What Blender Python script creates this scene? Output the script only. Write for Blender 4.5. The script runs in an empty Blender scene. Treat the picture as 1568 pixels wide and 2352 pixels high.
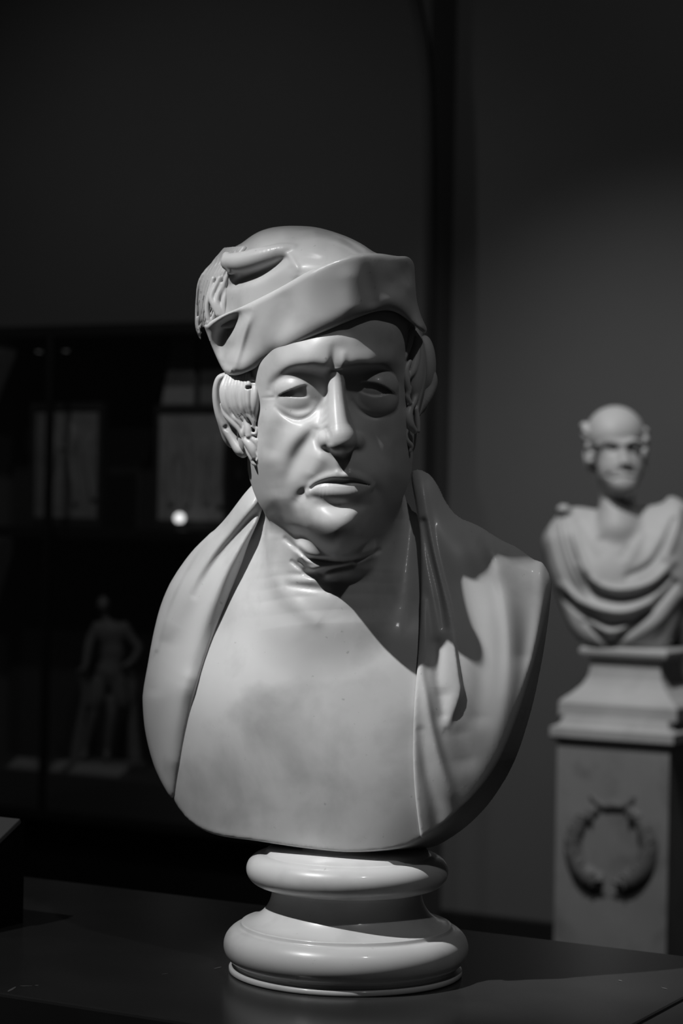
import bpy, bmesh, math, random
import numpy as np
from mathutils import Vector, Matrix

# ------------------------------------------------------------------ camera, world, lights, exposure
F_PX = 5000.0                 # focal length in pixels of the 1568 x 2352 frame
UNIT = 0.0004286              # metres per sculpting unit (one photo pixel at the bust's axis)
DIST = F_PX * UNIT            # camera to bust axis
EYE = 1.55
PSI = math.radians(29.0)      # the room is turned this much against the line of sight
ROLL = math.radians(1.05)
VIEW = Vector((-math.sin(PSI), math.cos(PSI), 0))
RIGHT = Vector((math.cos(PSI), math.sin(PSI), 0))
UP = Vector((0, 0, 1))
TABLE_Z = EYE - 1060 * UNIT

scene = bpy.context.scene
col = scene.collection
cam_data = bpy.data.cameras.new('camera')
cam = bpy.data.objects.new('camera', cam_data)
col.objects.link(cam)
cam_data.sensor_fit = 'VERTICAL'
cam_data.sensor_height = 36.0
cam_data.sensor_width = 24.0
cam_data.lens = F_PX / 2352 * 36.0
cam_data.clip_start = 0.05
cam_data.dof.use_dof = True
cam_data.dof.focus_distance = DIST - 0.07
cam_data.dof.aperture_fstop = 6.3
rot = Matrix((RIGHT, UP, -VIEW)).transposed() @ Matrix.Rotation(ROLL, 3, 'Z')
cam.matrix_world = Matrix.Translation(-VIEW * DIST + UP * EYE) @ rot.to_4x4()
scene.camera = cam

scene.view_settings.view_transform = 'Standard'
scene.view_settings.look = 'None'
scene.view_settings.gamma = 1.0
scene.view_settings.use_curve_mapping = False
scene.view_settings.exposure = 0.0

scene.cycles.caustics_reflective = False
scene.cycles.caustics_refractive = False

world = bpy.data.worlds.new('world')
scene.world = world
world.use_nodes = True
world.node_tree.nodes['Background'].inputs[0].default_value = (1, 1, 1, 1)
world.node_tree.nodes['Background'].inputs[1].default_value = 0.010


def W(px, py, y):
    """photo pixel and depth (sculpting units behind the bust axis) -> world point(s)"""
    px = np.asarray(px, float) - 784.0
    py = np.asarray(py, float) - 1176.0
    y = np.asarray(y, float)
    c, s = math.cos(ROLL), math.sin(ROLL)
    a = px * c + py * s
    b = -px * s + py * c
    k = (1 + y / F_PX) * UNIT
    X, Z, Y = a * k, -b * k, y * UNIT
    return np.stack([X * RIGHT.x + Y * VIEW.x, X * RIGHT.y + Y * VIEW.y, Z + EYE], axis=-1)


def Wv(px, py, y):
    return Vector(W(px, py, y))


def spot(name, loc, target, power, size=0.05, angle=40, blend=0.5):
    d = bpy.data.lights.new(name, 'SPOT')
    d.energy = power
    d.shadow_soft_size = size
    d.spot_size = math.radians(angle)
    d.spot_blend = blend
    o = bpy.data.objects.new(name, d)
    col.objects.link(o)
    o.location = loc
    o.rotation_euler = (Vector(target) - Vector(loc)).to_track_quat('-Z', 'Y').to_euler()
    return o


HEAD = Wv(775, 1000, -60)
KEY_DIR = Vector((-0.50, 0.0, 0.0))
# ceiling spots of the gallery and two added helper spots
def from_head(right, up, toward):
    return HEAD + RIGHT * right + UP * up - VIEW * toward
key_light = spot('key_spot', from_head(-1.65, 2.6, 1.0), Wv(790, 1600, -60), 575, 0.025, 9.5, 1.0)
wide_light = spot('table_fill_helper', from_head(-1.70, 2.62, 0.98), Wv(600, 1800, 0), 100, 0.025, 34, 0.8)  # added weak spot beside the key to brighten the table, no lamp known there
fill_light = spot('second_spot', from_head(0.8, 2.4, 1.5), Wv(800, 1400, -60), 36, 0.04, 36, 0.6)
bg_target = Vector((-1.25, 3.8, 1.35))
bg_light = spot('gallery_spot', bg_target + Vector((0.40, -2.0, 2.8)), bg_target + Vector((0, 0, 0.20)), 330, 0.04, 44, 1.0)
wash_light = spot('wall_fill_helper', bg_target + Vector((0.55, -2.35, 2.25)), bg_target + Vector((0, 0, -0.25)), 36, 0.04, 150, 0.8)  # added wide helper that lifts the dark upper wall, not a gallery fitting
case_light = spot('case_side_spot', Vector((-2.7, 1.9, 3.9)), Vector((-3.1, 4.0, 1.5)), 48, 0.06, 86, 1.0)

# ------------------------------------------------------------------ materials
def mat(name, color=0.5, rough=0.5, spec=0.5, metal=0.0, noise=0.0, nscale=8.0, stain=0.0, sss=0.0,
        emit=0.0, bump=0.0, coat=0.0, flecks=0.0):
    m = bpy.data.materials.new(name)
    m.use_nodes = True
    nt = m.node_tree
    b = nt.nodes['Principled BSDF']
    b.inputs['Base Color'].default_value = (color, color, color, 1)
    b.inputs['Roughness'].default_value = rough
    b.inputs['Specular IOR Level'].default_value = spec
    b.inputs['Metallic'].default_value = metal
    b.inputs['Coat Weight'].default_value = coat
    b.inputs['Coat Roughness'].default_value = 0.10
    if sss:
        b.inputs['Subsurface Weight'].default_value = sss
        b.inputs['Subsurface Radius'].default_value = (1, 1, 1)
        b.inputs['Subsurface Scale'].default_value = 0.004
    if emit:
        b.inputs['Emission Color'].default_value = (1, 1, 1, 1)
        b.inputs['Emission Strength'].default_value = emit
    L = nt.links.new
    if noise or stain or flecks:
        tc = nt.nodes.new('ShaderNodeTexCoord')
        cur = None
        def layer(scale, detail, lo, hi, v0, v1, cur, dist=0.0):
            n = nt.nodes.new('ShaderNodeTexNoise')
            n.inputs['Scale'].default_value = scale
            n.inputs['Detail'].default_value = detail
            n.inputs['Distortion'].default_value = dist
            L(tc.outputs['Object'], n.inputs['Vector'])
            r = nt.nodes.new('ShaderNodeMapRange')
            r.inputs['From Min'].default_value = lo
            r.inputs['From Max'].default_value = hi
            r.inputs['To Min'].default_value = v0
            r.inputs['To Max'].default_value = v1
            L(n.outputs['Fac'], r.inputs['Value'])
            out = r.outputs['Result']
            if cur is not None:
                mu = nt.nodes.new('ShaderNodeMath')
                mu.operation = 'MULTIPLY'
                L(cur, mu.inputs[0]); L(out, mu.inputs[1])
                out = mu.outputs[0]
            return out
        if noise:
            cur = layer(nscale, 4, 0.3, 0.7, 1 - noise, 1 + noise, cur)
        if stain:
            cur = layer(nscale * 1.7, 6, 0.52, 0.72, 1.0, 1 - stain, cur, 0.2)
        if flecks:
            cur = layer(150.0, 2, 0.72, 0.78, 1.0, 1 - flecks, cur)
        mu = nt.nodes.new('ShaderNodeMath')
        mu.operation = 'MULTIPLY'
        mu.inputs[1].default_value = color
        L(cur, mu.inputs[0])
        L(mu.outputs[0], b.inputs['Base Color'])
    if bump:
        tc2 = nt.nodes.new('ShaderNodeTexCoord')
        n = nt.nodes.new('ShaderNodeTexNoise')
        n.inputs['Scale'].default_value = 120.0
        n.inputs['Detail'].default_value = 5
        L(tc2.outputs['Object'], n.inputs['Vector'])
        bp = nt.nodes.new('ShaderNodeBump')
        bp.inputs['Strength'].default_value = bump
        bp.inputs['Distance'].default_value = 0.002
        L(n.outputs['Fac'], bp.inputs['Height'])
        L(bp.outputs['Normal'], b.inputs['Normal'])
    return m


MARBLE = mat('polished_marble', 0.50, 0.38, 0.24, noise=0.08, nscale=7, stain=0.30, flecks=0.25, sss=0.25, coat=0.06)
MARBLE_SOCLE = mat('polished_socle_marble', 0.50, 0.34, 0.3, noise=0.08, nscale=7, stain=0.25, flecks=0.25, sss=0.2, coat=0.4)
MARBLE_HAIR = mat('carved_marble', 0.50, 0.42, 0.4, noise=0.07, nscale=9, sss=0.2)

# ------------------------------------------------------------------ sculpting engine (signed distance volumes)
f32 = np.float32


def spaced(*segs):
    """axis from (start, stop, step) runs"""
    out = [np.arange(a, b, s) for a, b, s in segs]
    out.append(np.array([segs[-1][1]]))
    return np.concatenate(out).astype(f32)


def smin(a, b, k):
    if k <= 0:
        return np.minimum(a, b)
    h = np.maximum(k - np.abs(a - b), 0)
    return np.minimum(a, b) - h * h * (0.25 / k)


def smax(a, b, k):
    return -smin(-a, -b, k)


def rotm(rx, ry, rz):
    return np.array((Matrix.Rotation(math.radians(rz), 3, 'Z') @ Matrix.Rotation(math.radians(ry), 3, 'Y')
                     @ Matrix.Rotation(math.radians(rx), 3, 'X')), dtype=f32)


def smooth_line(pts, n=8):
    """Catmull-Rom through the points (any number of columns)"""
    p = np.array(pts, float)
    if len(p) < 3:
        t = np.linspace(0, 1, n + 1)[:, None]
        return p[0] * (1 - t) + p[1] * t
    q = np.vstack([2 * p[0] - p[1], p, 2 * p[-1] - p[-2]])
    out = []
    for i in range(len(p) - 1):
        a, b, c, d = q[i:i + 4]
        for t in np.arange(n) / n:
            out.append(0.5 * (2 * b + (c - a) * t + (2 * a - 5 * b + 4 * c - d) * t * t + (3 * b - a - 3 * c + d) * t ** 3))
    out.append(p[-1])
    return np.array(out)


def tps(pts, X, Z, lam=0.0):
    p = np.array(pts, float)
    n = len(p)
    def U(r2):
        return np.where(r2 > 0, r2 * np.log(np.maximum(r2, 1e-9)), 0)
    d2 = (p[:, None, 0] - p[None, :, 0]) ** 2 + (p[:, None, 1] - p[None, :, 1]) ** 2
    A = np.zeros((n + 3, n + 3))
    A[:n, :n] = U(d2) + lam * np.eye(n)
    A[:n, n] = 1; A[:n, n + 1:] = p[:, :2]
    A[n, :n] = 1; A[n + 1:, :n] = p[:, :2].T
    w = np.linalg.solve(A, np.concatenate([p[:, 2], np.zeros(3)]))
    out = w[n] + w[n + 1] * X + w[n + 2] * Z
    for i in range(n):
        out = out + w[i] * U((X - p[i, 0]) ** 2 + (Z - p[i, 1]) ** 2)
    return out


def line_dist(pts, X, Z):
    """distance to a polyline, signed side (+ = right of travel, pixels, y down), index parameter"""
    best = np.full(X.shape, 1e9)
    side = np.zeros(X.shape)
    par = np.zeros(X.shape)
    for i in range(len(pts) - 1):
        ax, az = pts[i][:2]; bx, bz = pts[i + 1][:2]
        dx, dz = bx - ax, bz - az
        L2 = dx * dx + dz * dz + 1e-9
        t = np.clip(((X - ax) * dx + (Z - az) * dz) / L2, 0, 1)
        qx, qz = X - ax - t * dx, Z - az - t * dz
        d = np.sqrt(qx * qx + qz * qz)
        m = d < best
        best = np.where(m, d, best)
        side = np.where(m, np.sign(dx * (Z - az) - dz * (X - ax)), side)
        par = np.where(m, i + t, par)
    return best, side, par


def poly_sd(pts, X, Z):
    """signed distance to a closed polygon, negative inside"""
    p = [tuple(q[:2]) for q in pts]
    d, _, _ = line_dist(p + [p[0]], X, Z)
    inside = np.zeros(X.shape, bool)
    n = len(p)
    for i in range(n):
        x0, z0 = p[i]; x1, z1 = p[(i + 1) % n]
        if z0 == z1:
            continue
        c = ((z0 > Z) != (z1 > Z)) & (X < (x1 - x0) * (Z - z0) / (z1 - z0) + x0)
        inside ^= c
    return np.where(inside, -d, d)


def stroke(A, X, Z, pts, n=8):
    """adds a sculpted stroke to the relief A (positive = proud). points: x, z, height, width right side, width left side"""
    p = [tuple(q) + (q[3],) if len(q) == 4 else tuple(q) for q in pts]
    c = smooth_line(p, n)
    m = 3.2 * max(c[:, 3].max(), c[:, 4].max())
    ii = np.where((X[:, 0] > c[:, 0].min() - m) & (X[:, 0] < c[:, 0].max() + m))[0]
    jj = np.where((Z[0] > c[:, 1].min() - m) & (Z[0] < c[:, 1].max() + m))[0]
    if len(ii) == 0 or len(jj) == 0:
        return A
    sl = (slice(ii[0], ii[-1] + 1), slice(jj[0], jj[-1] + 1))
    d, s, t = line_dist(c, X[sl], Z[sl])
    k = np.arange(len(c))
    h = np.interp(t, k, c[:, 2]); wr = np.interp(t, k, c[:, 3]); wl = np.interp(t, k, c[:, 4])
    w = np.where(s >= 0, wr, wl)
    A[sl] += h * np.exp(-(d / np.maximum(w, 0.5)) ** 2)
    return A


class Vol:
    def __init__(s, xs, ys, zs):
        s.x, s.y, s.z = xs.astype(f32), ys.astype(f32), zs.astype(f32)
        s.d = np.full((len(xs), len(ys), len(zs)), 500, f32)
        s.X, s.Z = np.meshgrid(xs.astype(float), zs.astype(float), indexing='ij')

    def sl(s, lo, hi):
        r = []
        for a, l, h in zip((s.x, s.y, s.z), lo, hi):
            i = max(int(np.searchsorted(a, l)) - 1, 0)
            j = min(int(np.searchsorted(a, h)) + 1, len(a))
            if j - i < 1:
                return None
            r.append(slice(i, j))
        return tuple(r)

    def put(s, sl, e, k, op):
        if op == 'add':
            s.d[sl] = smin(s.d[sl], e, k)
        elif op == 'sub':
            s.d[sl] = smax(s.d[sl], -e, k)
        else:
            s.d[sl] = smax(s.d[sl], e, k)

    def ball(s, c, r, rot=(0, 0, 0), k=10, op='add', clip=None):
        """ellipsoid; c = (px, depth, py), r likewise; clip = f(X2, Z2) extra 2D half space (kept where negative)"""
        r = np.array(r if hasattr(r, '__len__') else (r, r, r), float)
        m = r.max() + k + 6
        sl = s.sl([a - m for a in c], [a + m for a in c])
        if sl is None:
            return
        P = [s.x[sl[0]][:, None, None] - f32(c[0]), s.y[sl[1]][None, :, None] - f32(c[1]), s.z[sl[2]][None, None, :] - f32(c[2])]
        if any(rot):
            R = rotm(*rot).T
            P = [R[i, 0] * P[0] + R[i, 1] * P[1] + R[i, 2] * P[2] for i in range(3)]
        q = [(P[i] / f32(r[i])) ** 2 for i in range(3)]
        k0 = np.sqrt(q[0] + q[1] + q[2])
        k1 = np.sqrt(q[0] / f32(r[0] ** 2) + q[1] / f32(r[1] ** 2) + q[2] / f32(r[2] ** 2))
        e = k0 * (k0 - 1) / np.maximum(k1, f32(1e-6))
        if clip is not None:
            e = smax(e, clip(s.X[sl[0], sl[2]], s.Z[sl[0], sl[2]]).astype(f32)[:, None, :], 3)
        s.put(sl, e.astype(f32), f32(k), op)

    def tube(s, pts, k=6, n=6, op='add', flat=1.0, joint=0.0):
        """tapering tube through (px, depth, py, radius); flat stretches the section in depth"""
        c = smooth_line(pts, n)
        rm = c[:, 3].max()
        m = rm * max(flat, 1) + k + 5
        sl = s.sl(c[:, :3].min(0) - m, c[:, :3].max(0) + m)
        if sl is None:
            return
        x = s.x[sl[0]][:, None, None]; y = s.y[sl[1]][None, :, None]; z = s.z[sl[2]][None, None, :]
        best = None
        for i in range(len(c) - 1):
            a, b = c[i], c[i + 1]
            ab = b[:3] - a[:3]
            L2 = float(ab @ ab) + 1e-9
            dx, dy, dz = x - f32(a[0]), y - f32(a[1]), z - f32(a[2])
            t = np.clip((dx * f32(ab[0]) + dy * f32(ab[1]) + dz * f32(ab[2])) / f32(L2), 0, 1)
            e = np.sqrt((dx - t * f32(ab[0])) ** 2 + ((dy - t * f32(ab[1])) / f32(flat)) ** 2 + (dz - t * f32(ab[2])) ** 2) \
                - (f32(a[3]) + t * f32(b[3] - a[3]))
            best = e if best is None else np.minimum(best, e)
        s.put(sl, best.astype(f32), f32(k), op)

    def height(s, F):
        """signed distance of everything behind the surface y = F(px, py)"""
        gx = np.gradient(F, s.x.astype(float), axis=0)
        gz = np.gradient(F, s.z.astype(float), axis=1)
        inv = 1 / np.sqrt(1 + gx * gx + gz * gz)
        return ((F[:, None, :] - s.y[None, :, None]) * inv[:, None, :]).astype(f32)

    def relief(s, A, y0, y1):
        """pushes the front surface out by A; fades from full at depth y0 to none at y1"""
        m = np.clip((y1 - s.y) / (y1 - y0), 0, 1)
        s.d -= (A[:, None, :] * m[None, :, None]).astype(f32)

    def mesh(s):
        d = s.d
        ins = d < 0
        nx, ny, nz = d.shape
        cnt = np.zeros((nx - 1, ny - 1, nz - 1), np.uint8)
        for a in (0, 1):
            for b in (0, 1):
                for c in (0, 1):
                    cnt += ins[a:nx - 1 + a, b:ny - 1 + b, c:nz - 1 + c]
        act = (cnt > 0) & (cnt < 8)
        I, J, K = np.nonzero(act)
        idx = np.full(act.shape, -1, np.int64)
        idx[I, J, K] = np.arange(len(I))
        C = {}
        for a in (0, 1):
            for b in (0, 1):
                for c in (0, 1):
                    C[a, b, c] = d[I + a, J + b, K + c].astype(float)
        P = np.zeros((len(I), 3)); N = np.zeros(len(I))
        for ax in range(3):
            o = [i for i in range(3) if i != ax]
            for u in (0, 1):
                for v in (0, 1):
                    c0 = [0, 0, 0]; c0[o[0]] = u; c0[o[1]] = v
                    c1 = list(c0); c1[ax] = 1
                    A0, A1 = C[tuple(c0)], C[tuple(c1)]
                    m = (A0 < 0) != (A1 < 0)
                    t = A0[m] / (A0[m] - A1[m])
                    q = np.zeros((m.sum(), 3)); q[:, o[0]] = u; q[:, o[1]] = v; q[:, ax] = t
                    P[m] += q; N[m] += 1
        P /= N[:, None]
        hx = (s.x[I + 1] - s.x[I]).astype(float); hy = (s.y[J + 1] - s.y[J]).astype(float); hz = (s.z[K + 1] - s.z[K]).astype(float)
        H = np.stack([hx, hy, hz], 1)
        for _ in range(3):
            u, v, w = P.T
            val = np.zeros(len(P)); G = np.zeros((len(P), 3))
            for (a, b, c), q in C.items():
                fa, fb, fc = (u if a else 1 - u), (v if b else 1 - v), (w if c else 1 - w)
                val += q * fa * fb * fc
                G[:, 0] += q * (1 if a else -1) * fb * fc
                G[:, 1] += q * (1 if b else -1) * fa * fc
                G[:, 2] += q * (1 if c else -1) * fa * fb
            g = G / H
            st = -val[:, None] * g / np.maximum((g * g).sum(1), 1e-6)[:, None] / H
            P = np.clip(P + np.clip(st, -0.5, 0.5), 0.02, 0.98)
        V = np.stack([s.x[I] + P[:, 0] * hx, s.z[K] + P[:, 2] * hz, s.y[J] + P[:, 1] * hy], 1)   # px, py, depth
        quads = []
        for ax in range(3):
            o = [(ax + 1) % 3, (ax + 2) % 3]
            a = [slice(None)] * 3; b = [slice(None)] * 3
            a[ax] = slice(0, -1); b[ax] = slice(1, None)
            for q in o:
                a[q] = slice(1, -1); b[q] = slice(1, -1)
            s0, s1 = ins[tuple(a)], ins[tuple(b)]
            e = np.stack(np.nonzero(s0 != s1), 1)
            if len(e) == 0:
                continue
            first_in = s0[e[:, 0], e[:, 1], e[:, 2]]
            e[:, o[0]] += 1; e[:, o[1]] += 1
            def cell(du, dv):
                g = e.copy(); g[:, o[0]] += du; g[:, o[1]] += dv
                return idx[g[:, 0], g[:, 1], g[:, 2]]
            Q = np.stack([cell(-1, -1), cell(0, -1), cell(0, 0), cell(-1, 0)], 1)
            Q[~first_in] = Q[~first_in][:, ::-1]
            quads.append(Q)
        Q = np.concatenate(quads)
        Q = Q[(Q >= 0).all(1)]
        return V, Q


def relax(V, Q, it=1, lam=0.5):
    """light smoothing that keeps volume"""
    E = np.concatenate([Q[:, [0, 1]], Q[:, [1, 2]], Q[:, [2, 3]], Q[:, [3, 0]]])
    E = np.concatenate([E, E[:, ::-1]])
    n = len(V)
    deg = np.bincount(E[:, 0], minlength=n)[:, None]
    for i in range(it):
        for l in (lam, -lam * 1.04):
            S = np.stack([np.bincount(E[:, 0], V[E[:, 1], c], minlength=n) for c in range(3)], 1)
            V = V + l * (S / np.maximum(deg, 1) - V)
    return V


def link_mesh(name, verts, faces, material, parent=None, smooth=True):
    me = bpy.data.meshes.new(name)
    if isinstance(faces, np.ndarray):
        n, k = faces.shape
        me.vertices.add(len(verts)); me.vertices.foreach_set('co', np.asarray(verts, f32).ravel())
        me.loops.add(n * k); me.loops.foreach_set('vertex_index', faces.astype(np.int32).ravel())
        me.polygons.add(n); me.polygons.foreach_set('loop_start', (np.arange(n) * k).astype(np.int32))
        me.update(calc_edges=True)
        me.validate()
    else:
        me.from_pydata([tuple(v) for v in verts], [], [tuple(q) for q in faces])
        me.update()
    if smooth:
        me.polygons.foreach_set('use_smooth', np.ones(len(me.polygons), bool))
    me.materials.append(material)
    o = bpy.data.objects.new(name, me)
    col.objects.link(o)
    if parent is not None:
        o.parent = parent
        o.matrix_parent_inverse = Matrix.Identity(4)
        o.location = -parent.matrix_world.translation if parent.parent is None else (0, 0, 0)
    return o


def sculpt(name, vol, material, parent=None, it=1, warp=W):
    V, Q = vol.mesh()
    if it:
        V = relax(V, Q, it)
    P = warp(V[:, 0], V[:, 1], V[:, 2])
    # outward check
    a, b, c = P[Q[:, 0]], P[Q[:, 1]], P[Q[:, 2]]
    ctr = P.mean(0)
    vol6 = np.einsum('ij,ij->i', a - ctr, np.cross(b - ctr, c - ctr)).sum()
    if vol6 < 0:
        Q = Q[:, ::-1].copy()
    return link_mesh(name, P, Q, material, parent)


def empty(name, loc, rz=0.0):
    o = bpy.data.objects.new(name, None)
    col.objects.link(o)
    o.empty_display_size = 0.05
    o.matrix_world = Matrix.Translation(loc) @ Matrix.Rotation(rz, 4, 'Z')
    return o


def tag(o, label=None, cat=None, group=None, kind=None):
    if label: o['label'] = label
    if cat: o['category'] = cat
    if group: o['group'] = group
    if kind: o['kind'] = kind
    return o

# ------------------------------------------------------------------ the main bust
SET_BACK = 45                                       # the chest lies this far behind the first estimate
SHEAR = 0.30                                        # the body faces a little to the left of the viewer

TORSO_PTS = [
    # px, py, depth of the bare body's front
    (560, 1060, 190), (700, 1080, 120), (850, 1080, 110), (960, 1050, 120), (1060, 1110, 130), (1180, 1190, 110), (1275, 1235, 60),
    (470, 1180, 230), (400, 1240, 250), (345, 1330, 260),
    (480, 1235, 150), (560, 1230, 95), (620, 1230, 66), (700, 1230, 70), (800, 1230, 65), (900, 1230, 40), (980, 1230, -5),
    (1080, 1230, -15), (1180, 1245, -5), (1240, 1270, -8),
    (385, 1340, 190), (450, 1330, 120), (550, 1330, 45), (650, 1330, 8), (750, 1330, 0), (850, 1330, -15), (950, 1330, -50), (650, 1395, -30), (740, 1395, -48), (830, 1395, -66), (920, 1395, -88),
    (1050, 1330, -68), (1150, 1330, -66), (1250, 1330, -50),
    (345, 1450, 200), (420, 1450, 110), (500, 1450, 35), (600, 1450, -45), (700, 1450, -92), (800, 1450, -115), (900, 1450, -122),
    (1000, 1450, -118), (1100, 1450, -110), (1200, 1450, -94), (1255, 1450, -76),
    (316, 1600, 215), (370, 1600, 120), (450, 1600, 22), (550, 1600, -72), (650, 1600, -130), (750, 1600, -165), (850, 1600, -178),
    (950, 1600, -176), (1050, 1600, -160), (1150, 1600, -134), (1230, 1600, -100),
    (340, 1750, 190), (400, 1750, 90), (500, 1750, -28), (600, 1750, -112), (700, 1750, -165), (800, 1750, -195), (880, 1750, -202),
    (970, 1750, -196), (1080, 1750, -166), (1190, 1750, -112),
    (460, 1900, 50), (520, 1900, -10), (600, 1900, -92), (700, 1900, -155), (800, 1900, -190), (880, 1900, -201), (960, 1900, -192), (1080, 1900, -154),
    (400, 1980, 120), (520, 1980, 0), (700, 1980, -145), (880, 1980, -190), (1080, 1980, -130), (1200, 1950, -40),
]
OUTLINE = smooth_line([
    (580, 1108), (530, 1165), (480, 1220), (430, 1268), (387, 1328), (360, 1385), (345, 1445), (330, 1530), (318, 1585), (316, 1615),
    (325, 1690), (350, 1765), (400, 1833), (450, 1885), (520, 1917), (640, 1932), (760, 1948), (870, 1957), (970, 1948), (1025, 1922), (1078, 1880),
    (1125, 1825), (1170, 1745), (1205, 1640), (1228, 1540), (1246, 1430), (1256, 1330), (1253, 1285), (1240, 1262), (1200, 1237),
    (1122, 1210), (1082, 1168), (1042, 1148), (985, 1088), (947, 1064), (900, 1075), (760, 1090), (640, 1095), (580, 1108)], 5)[:-1]


def torso_front(X, Z):
    F = tps(TORSO_PTS, X, Z) + SET_BACK
    A = np.zeros(X.shape)
    # breast modelling, collar bones and throat pit
    stroke(A, X, Z, [(742, 1425, -9, 22), (738, 1450, -5, 26), (735, 1500, -3, 34)])
    stroke(A, X, Z, [(690, 1440, 8, 30), (640, 1425, 7, 34), (590, 1410, 4, 36)])
    stroke(A, X, Z, [(790, 1440, 9, 30), (850, 1450, 6, 34), (920, 1450, 3, 36)])
    stroke(A, X, Z, [(700, 1600, -4, 40), (705, 1750, -6, 46), (715, 1900, -5, 60)])
    return F - A


def sheared(vol, s2d):
    """extrude a 2D signed distance backwards along the body's own axis instead of the line of sight"""
    out = np.empty(vol.d.shape, f32)
    x = vol.x.astype(float)
    yref = SET_BACK + 170 - 265 * (x - 316) / 930
    for j, y in enumerate(vol.y):
        xs = x - SHEAR * (float(y) - yref)
        i = np.clip(np.searchsorted(x, xs) - 1, 0, len(x) - 2)
        f = np.clip((xs - x[i]) / (x[i + 1] - x[i]), -30, 30)[:, None]
        out[:, j] = s2d[i] * (1 - f) + s2d[i + 1] * f
    return out


def body_back(vol):
    """flat back of the bust"""
    yref = SET_BACK + 255 - 300 * (vol.X - 316) / 930
    b = vol.y[None, :, None] - yref[:, None, :]
    return (b * 0.95).astype(f32)


def torso_solid(vol, F, grow=0.0, ktop=26.0):
    d = vol.height(F)
    s2 = poly_sd(OUTLINE, vol.X, vol.Z) - grow
    kk = np.interp(vol.X, [316, 500, 960, 1100], [26, 16, 14, 10])
    low = np.interp(vol.Z, [1780, 1880], [1, 0.35])
    kk = (kk * low)[:, None, :].astype(f32)
    e = sheared(vol, s2)
    h = np.maximum(kk - np.abs(d - e), 0)
    d = np.maximum(d, e) + h * h * 0.25 / kk
    return smax(d, body_back(vol), f32(12))


FACE_PTS = [
    (600, 735, -85), (660, 735, -150), (720, 735, -186), (780, 735, -198), (840, 735, -190), (895, 735, -155), (935, 735, -100),
    (605, 790, -95), (645, 790, -150), (700, 790, -189), (775, 790, -205), (845, 790, -190), (900, 790, -146), (930, 790, -100),
    (598, 838, -90), (625, 838, -130), (660, 838, -174), (705, 838, -200), (740, 840, -206), (773, 842, -203), (808, 840, -205), (850, 836, -194),
    (895, 832, -152), (925, 832, -105),
    (598, 878, -85), (625, 878, -122), (685, 876, -150), (738, 876, -150), (773, 874, -182), (808, 872, -150), (860, 872, -148), (900, 870, -118), (928, 870, -85),
    (593, 910, -78), (628, 912, -122), (690, 908, -146), (740, 905, -150), (774, 905, -178), (808, 900, -150), (858, 902, -146), (905, 905, -115), (932, 905, -72),
    (588, 955, -62), (615, 955, -120), (650, 958, -155), (692, 958, -170), (735, 955, -176), (777, 955, -188), (815, 955, -166), (862, 955, -150), (905, 955, -126), (937, 955, -62),
    (583, 1000, -48), (605, 1000, -102), (640, 1000, -152), (680, 1000, -180), (722, 1000, -196), (781, 1000, -206), (832, 1000, -176), (880, 1000, -140), (916, 1000, -112), (940, 1000, -52),
    (578, 1050, -38), (600, 1050, -92), (635, 1050, -145), (672, 1050, -172), (712, 1050, -199), (785, 1050, -222), (845, 1050, -186), (890, 1050, -140), (920, 1050, -100), (941, 1050, -42),
    (586, 1100, -20), (608, 1100, -78), (640, 1100, -132), (672, 1105, -172), (705, 1100, -193), (787, 1095, -226), (860, 1100, -192), (893, 1100, -142), (918, 1100, -92), (936, 1100, -45),
    (604, 1150, -24), (622, 1150, -74), (650, 1150, -118), (685, 1150, -164), (715, 1155, -194), (780, 1158, -213), (845, 1155, -188), (875, 1150, -142), (898, 1150, -92), (917, 1150, -40),
    (640, 1200, -12), (656, 1200, -60), (680, 1205, -126), (705, 1208, -178), (768, 1208, -226), (826, 1206, -204), (832, 1180, -202), (855, 1205, -138), (880, 1200, -75), (898, 1200, -20),
    (680, 1240, -15), (692, 1242, -65), (712, 1245, -128), (768, 1247, -210), (822, 1245, -168), (848, 1242, -115), (866, 1240, -55),
    (716, 1276, -70), (768, 1280, -140), (820, 1276, -90),
    # past the contour: drop away
    (560, 735, 40), (575, 840, 60), (568, 910, 70), (562, 960, 80), (556, 1010, 80), (552, 1060, 80), (562, 1110, 80), (580, 1165, 80), (614, 1218, 70), (655, 1262, 50), (700, 1300, 30),
    (770, 1315, -20), (835, 1300, 20), (880, 1272, 50), (908, 1240, 60), (925, 1205, 60), (945, 1155, 70), (966, 1100, 80), (970, 1050, 80), (968, 1000, 80), (965, 955, 75), (960, 905, 60), (958, 832, 40), (962, 735, 30),
]


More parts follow.
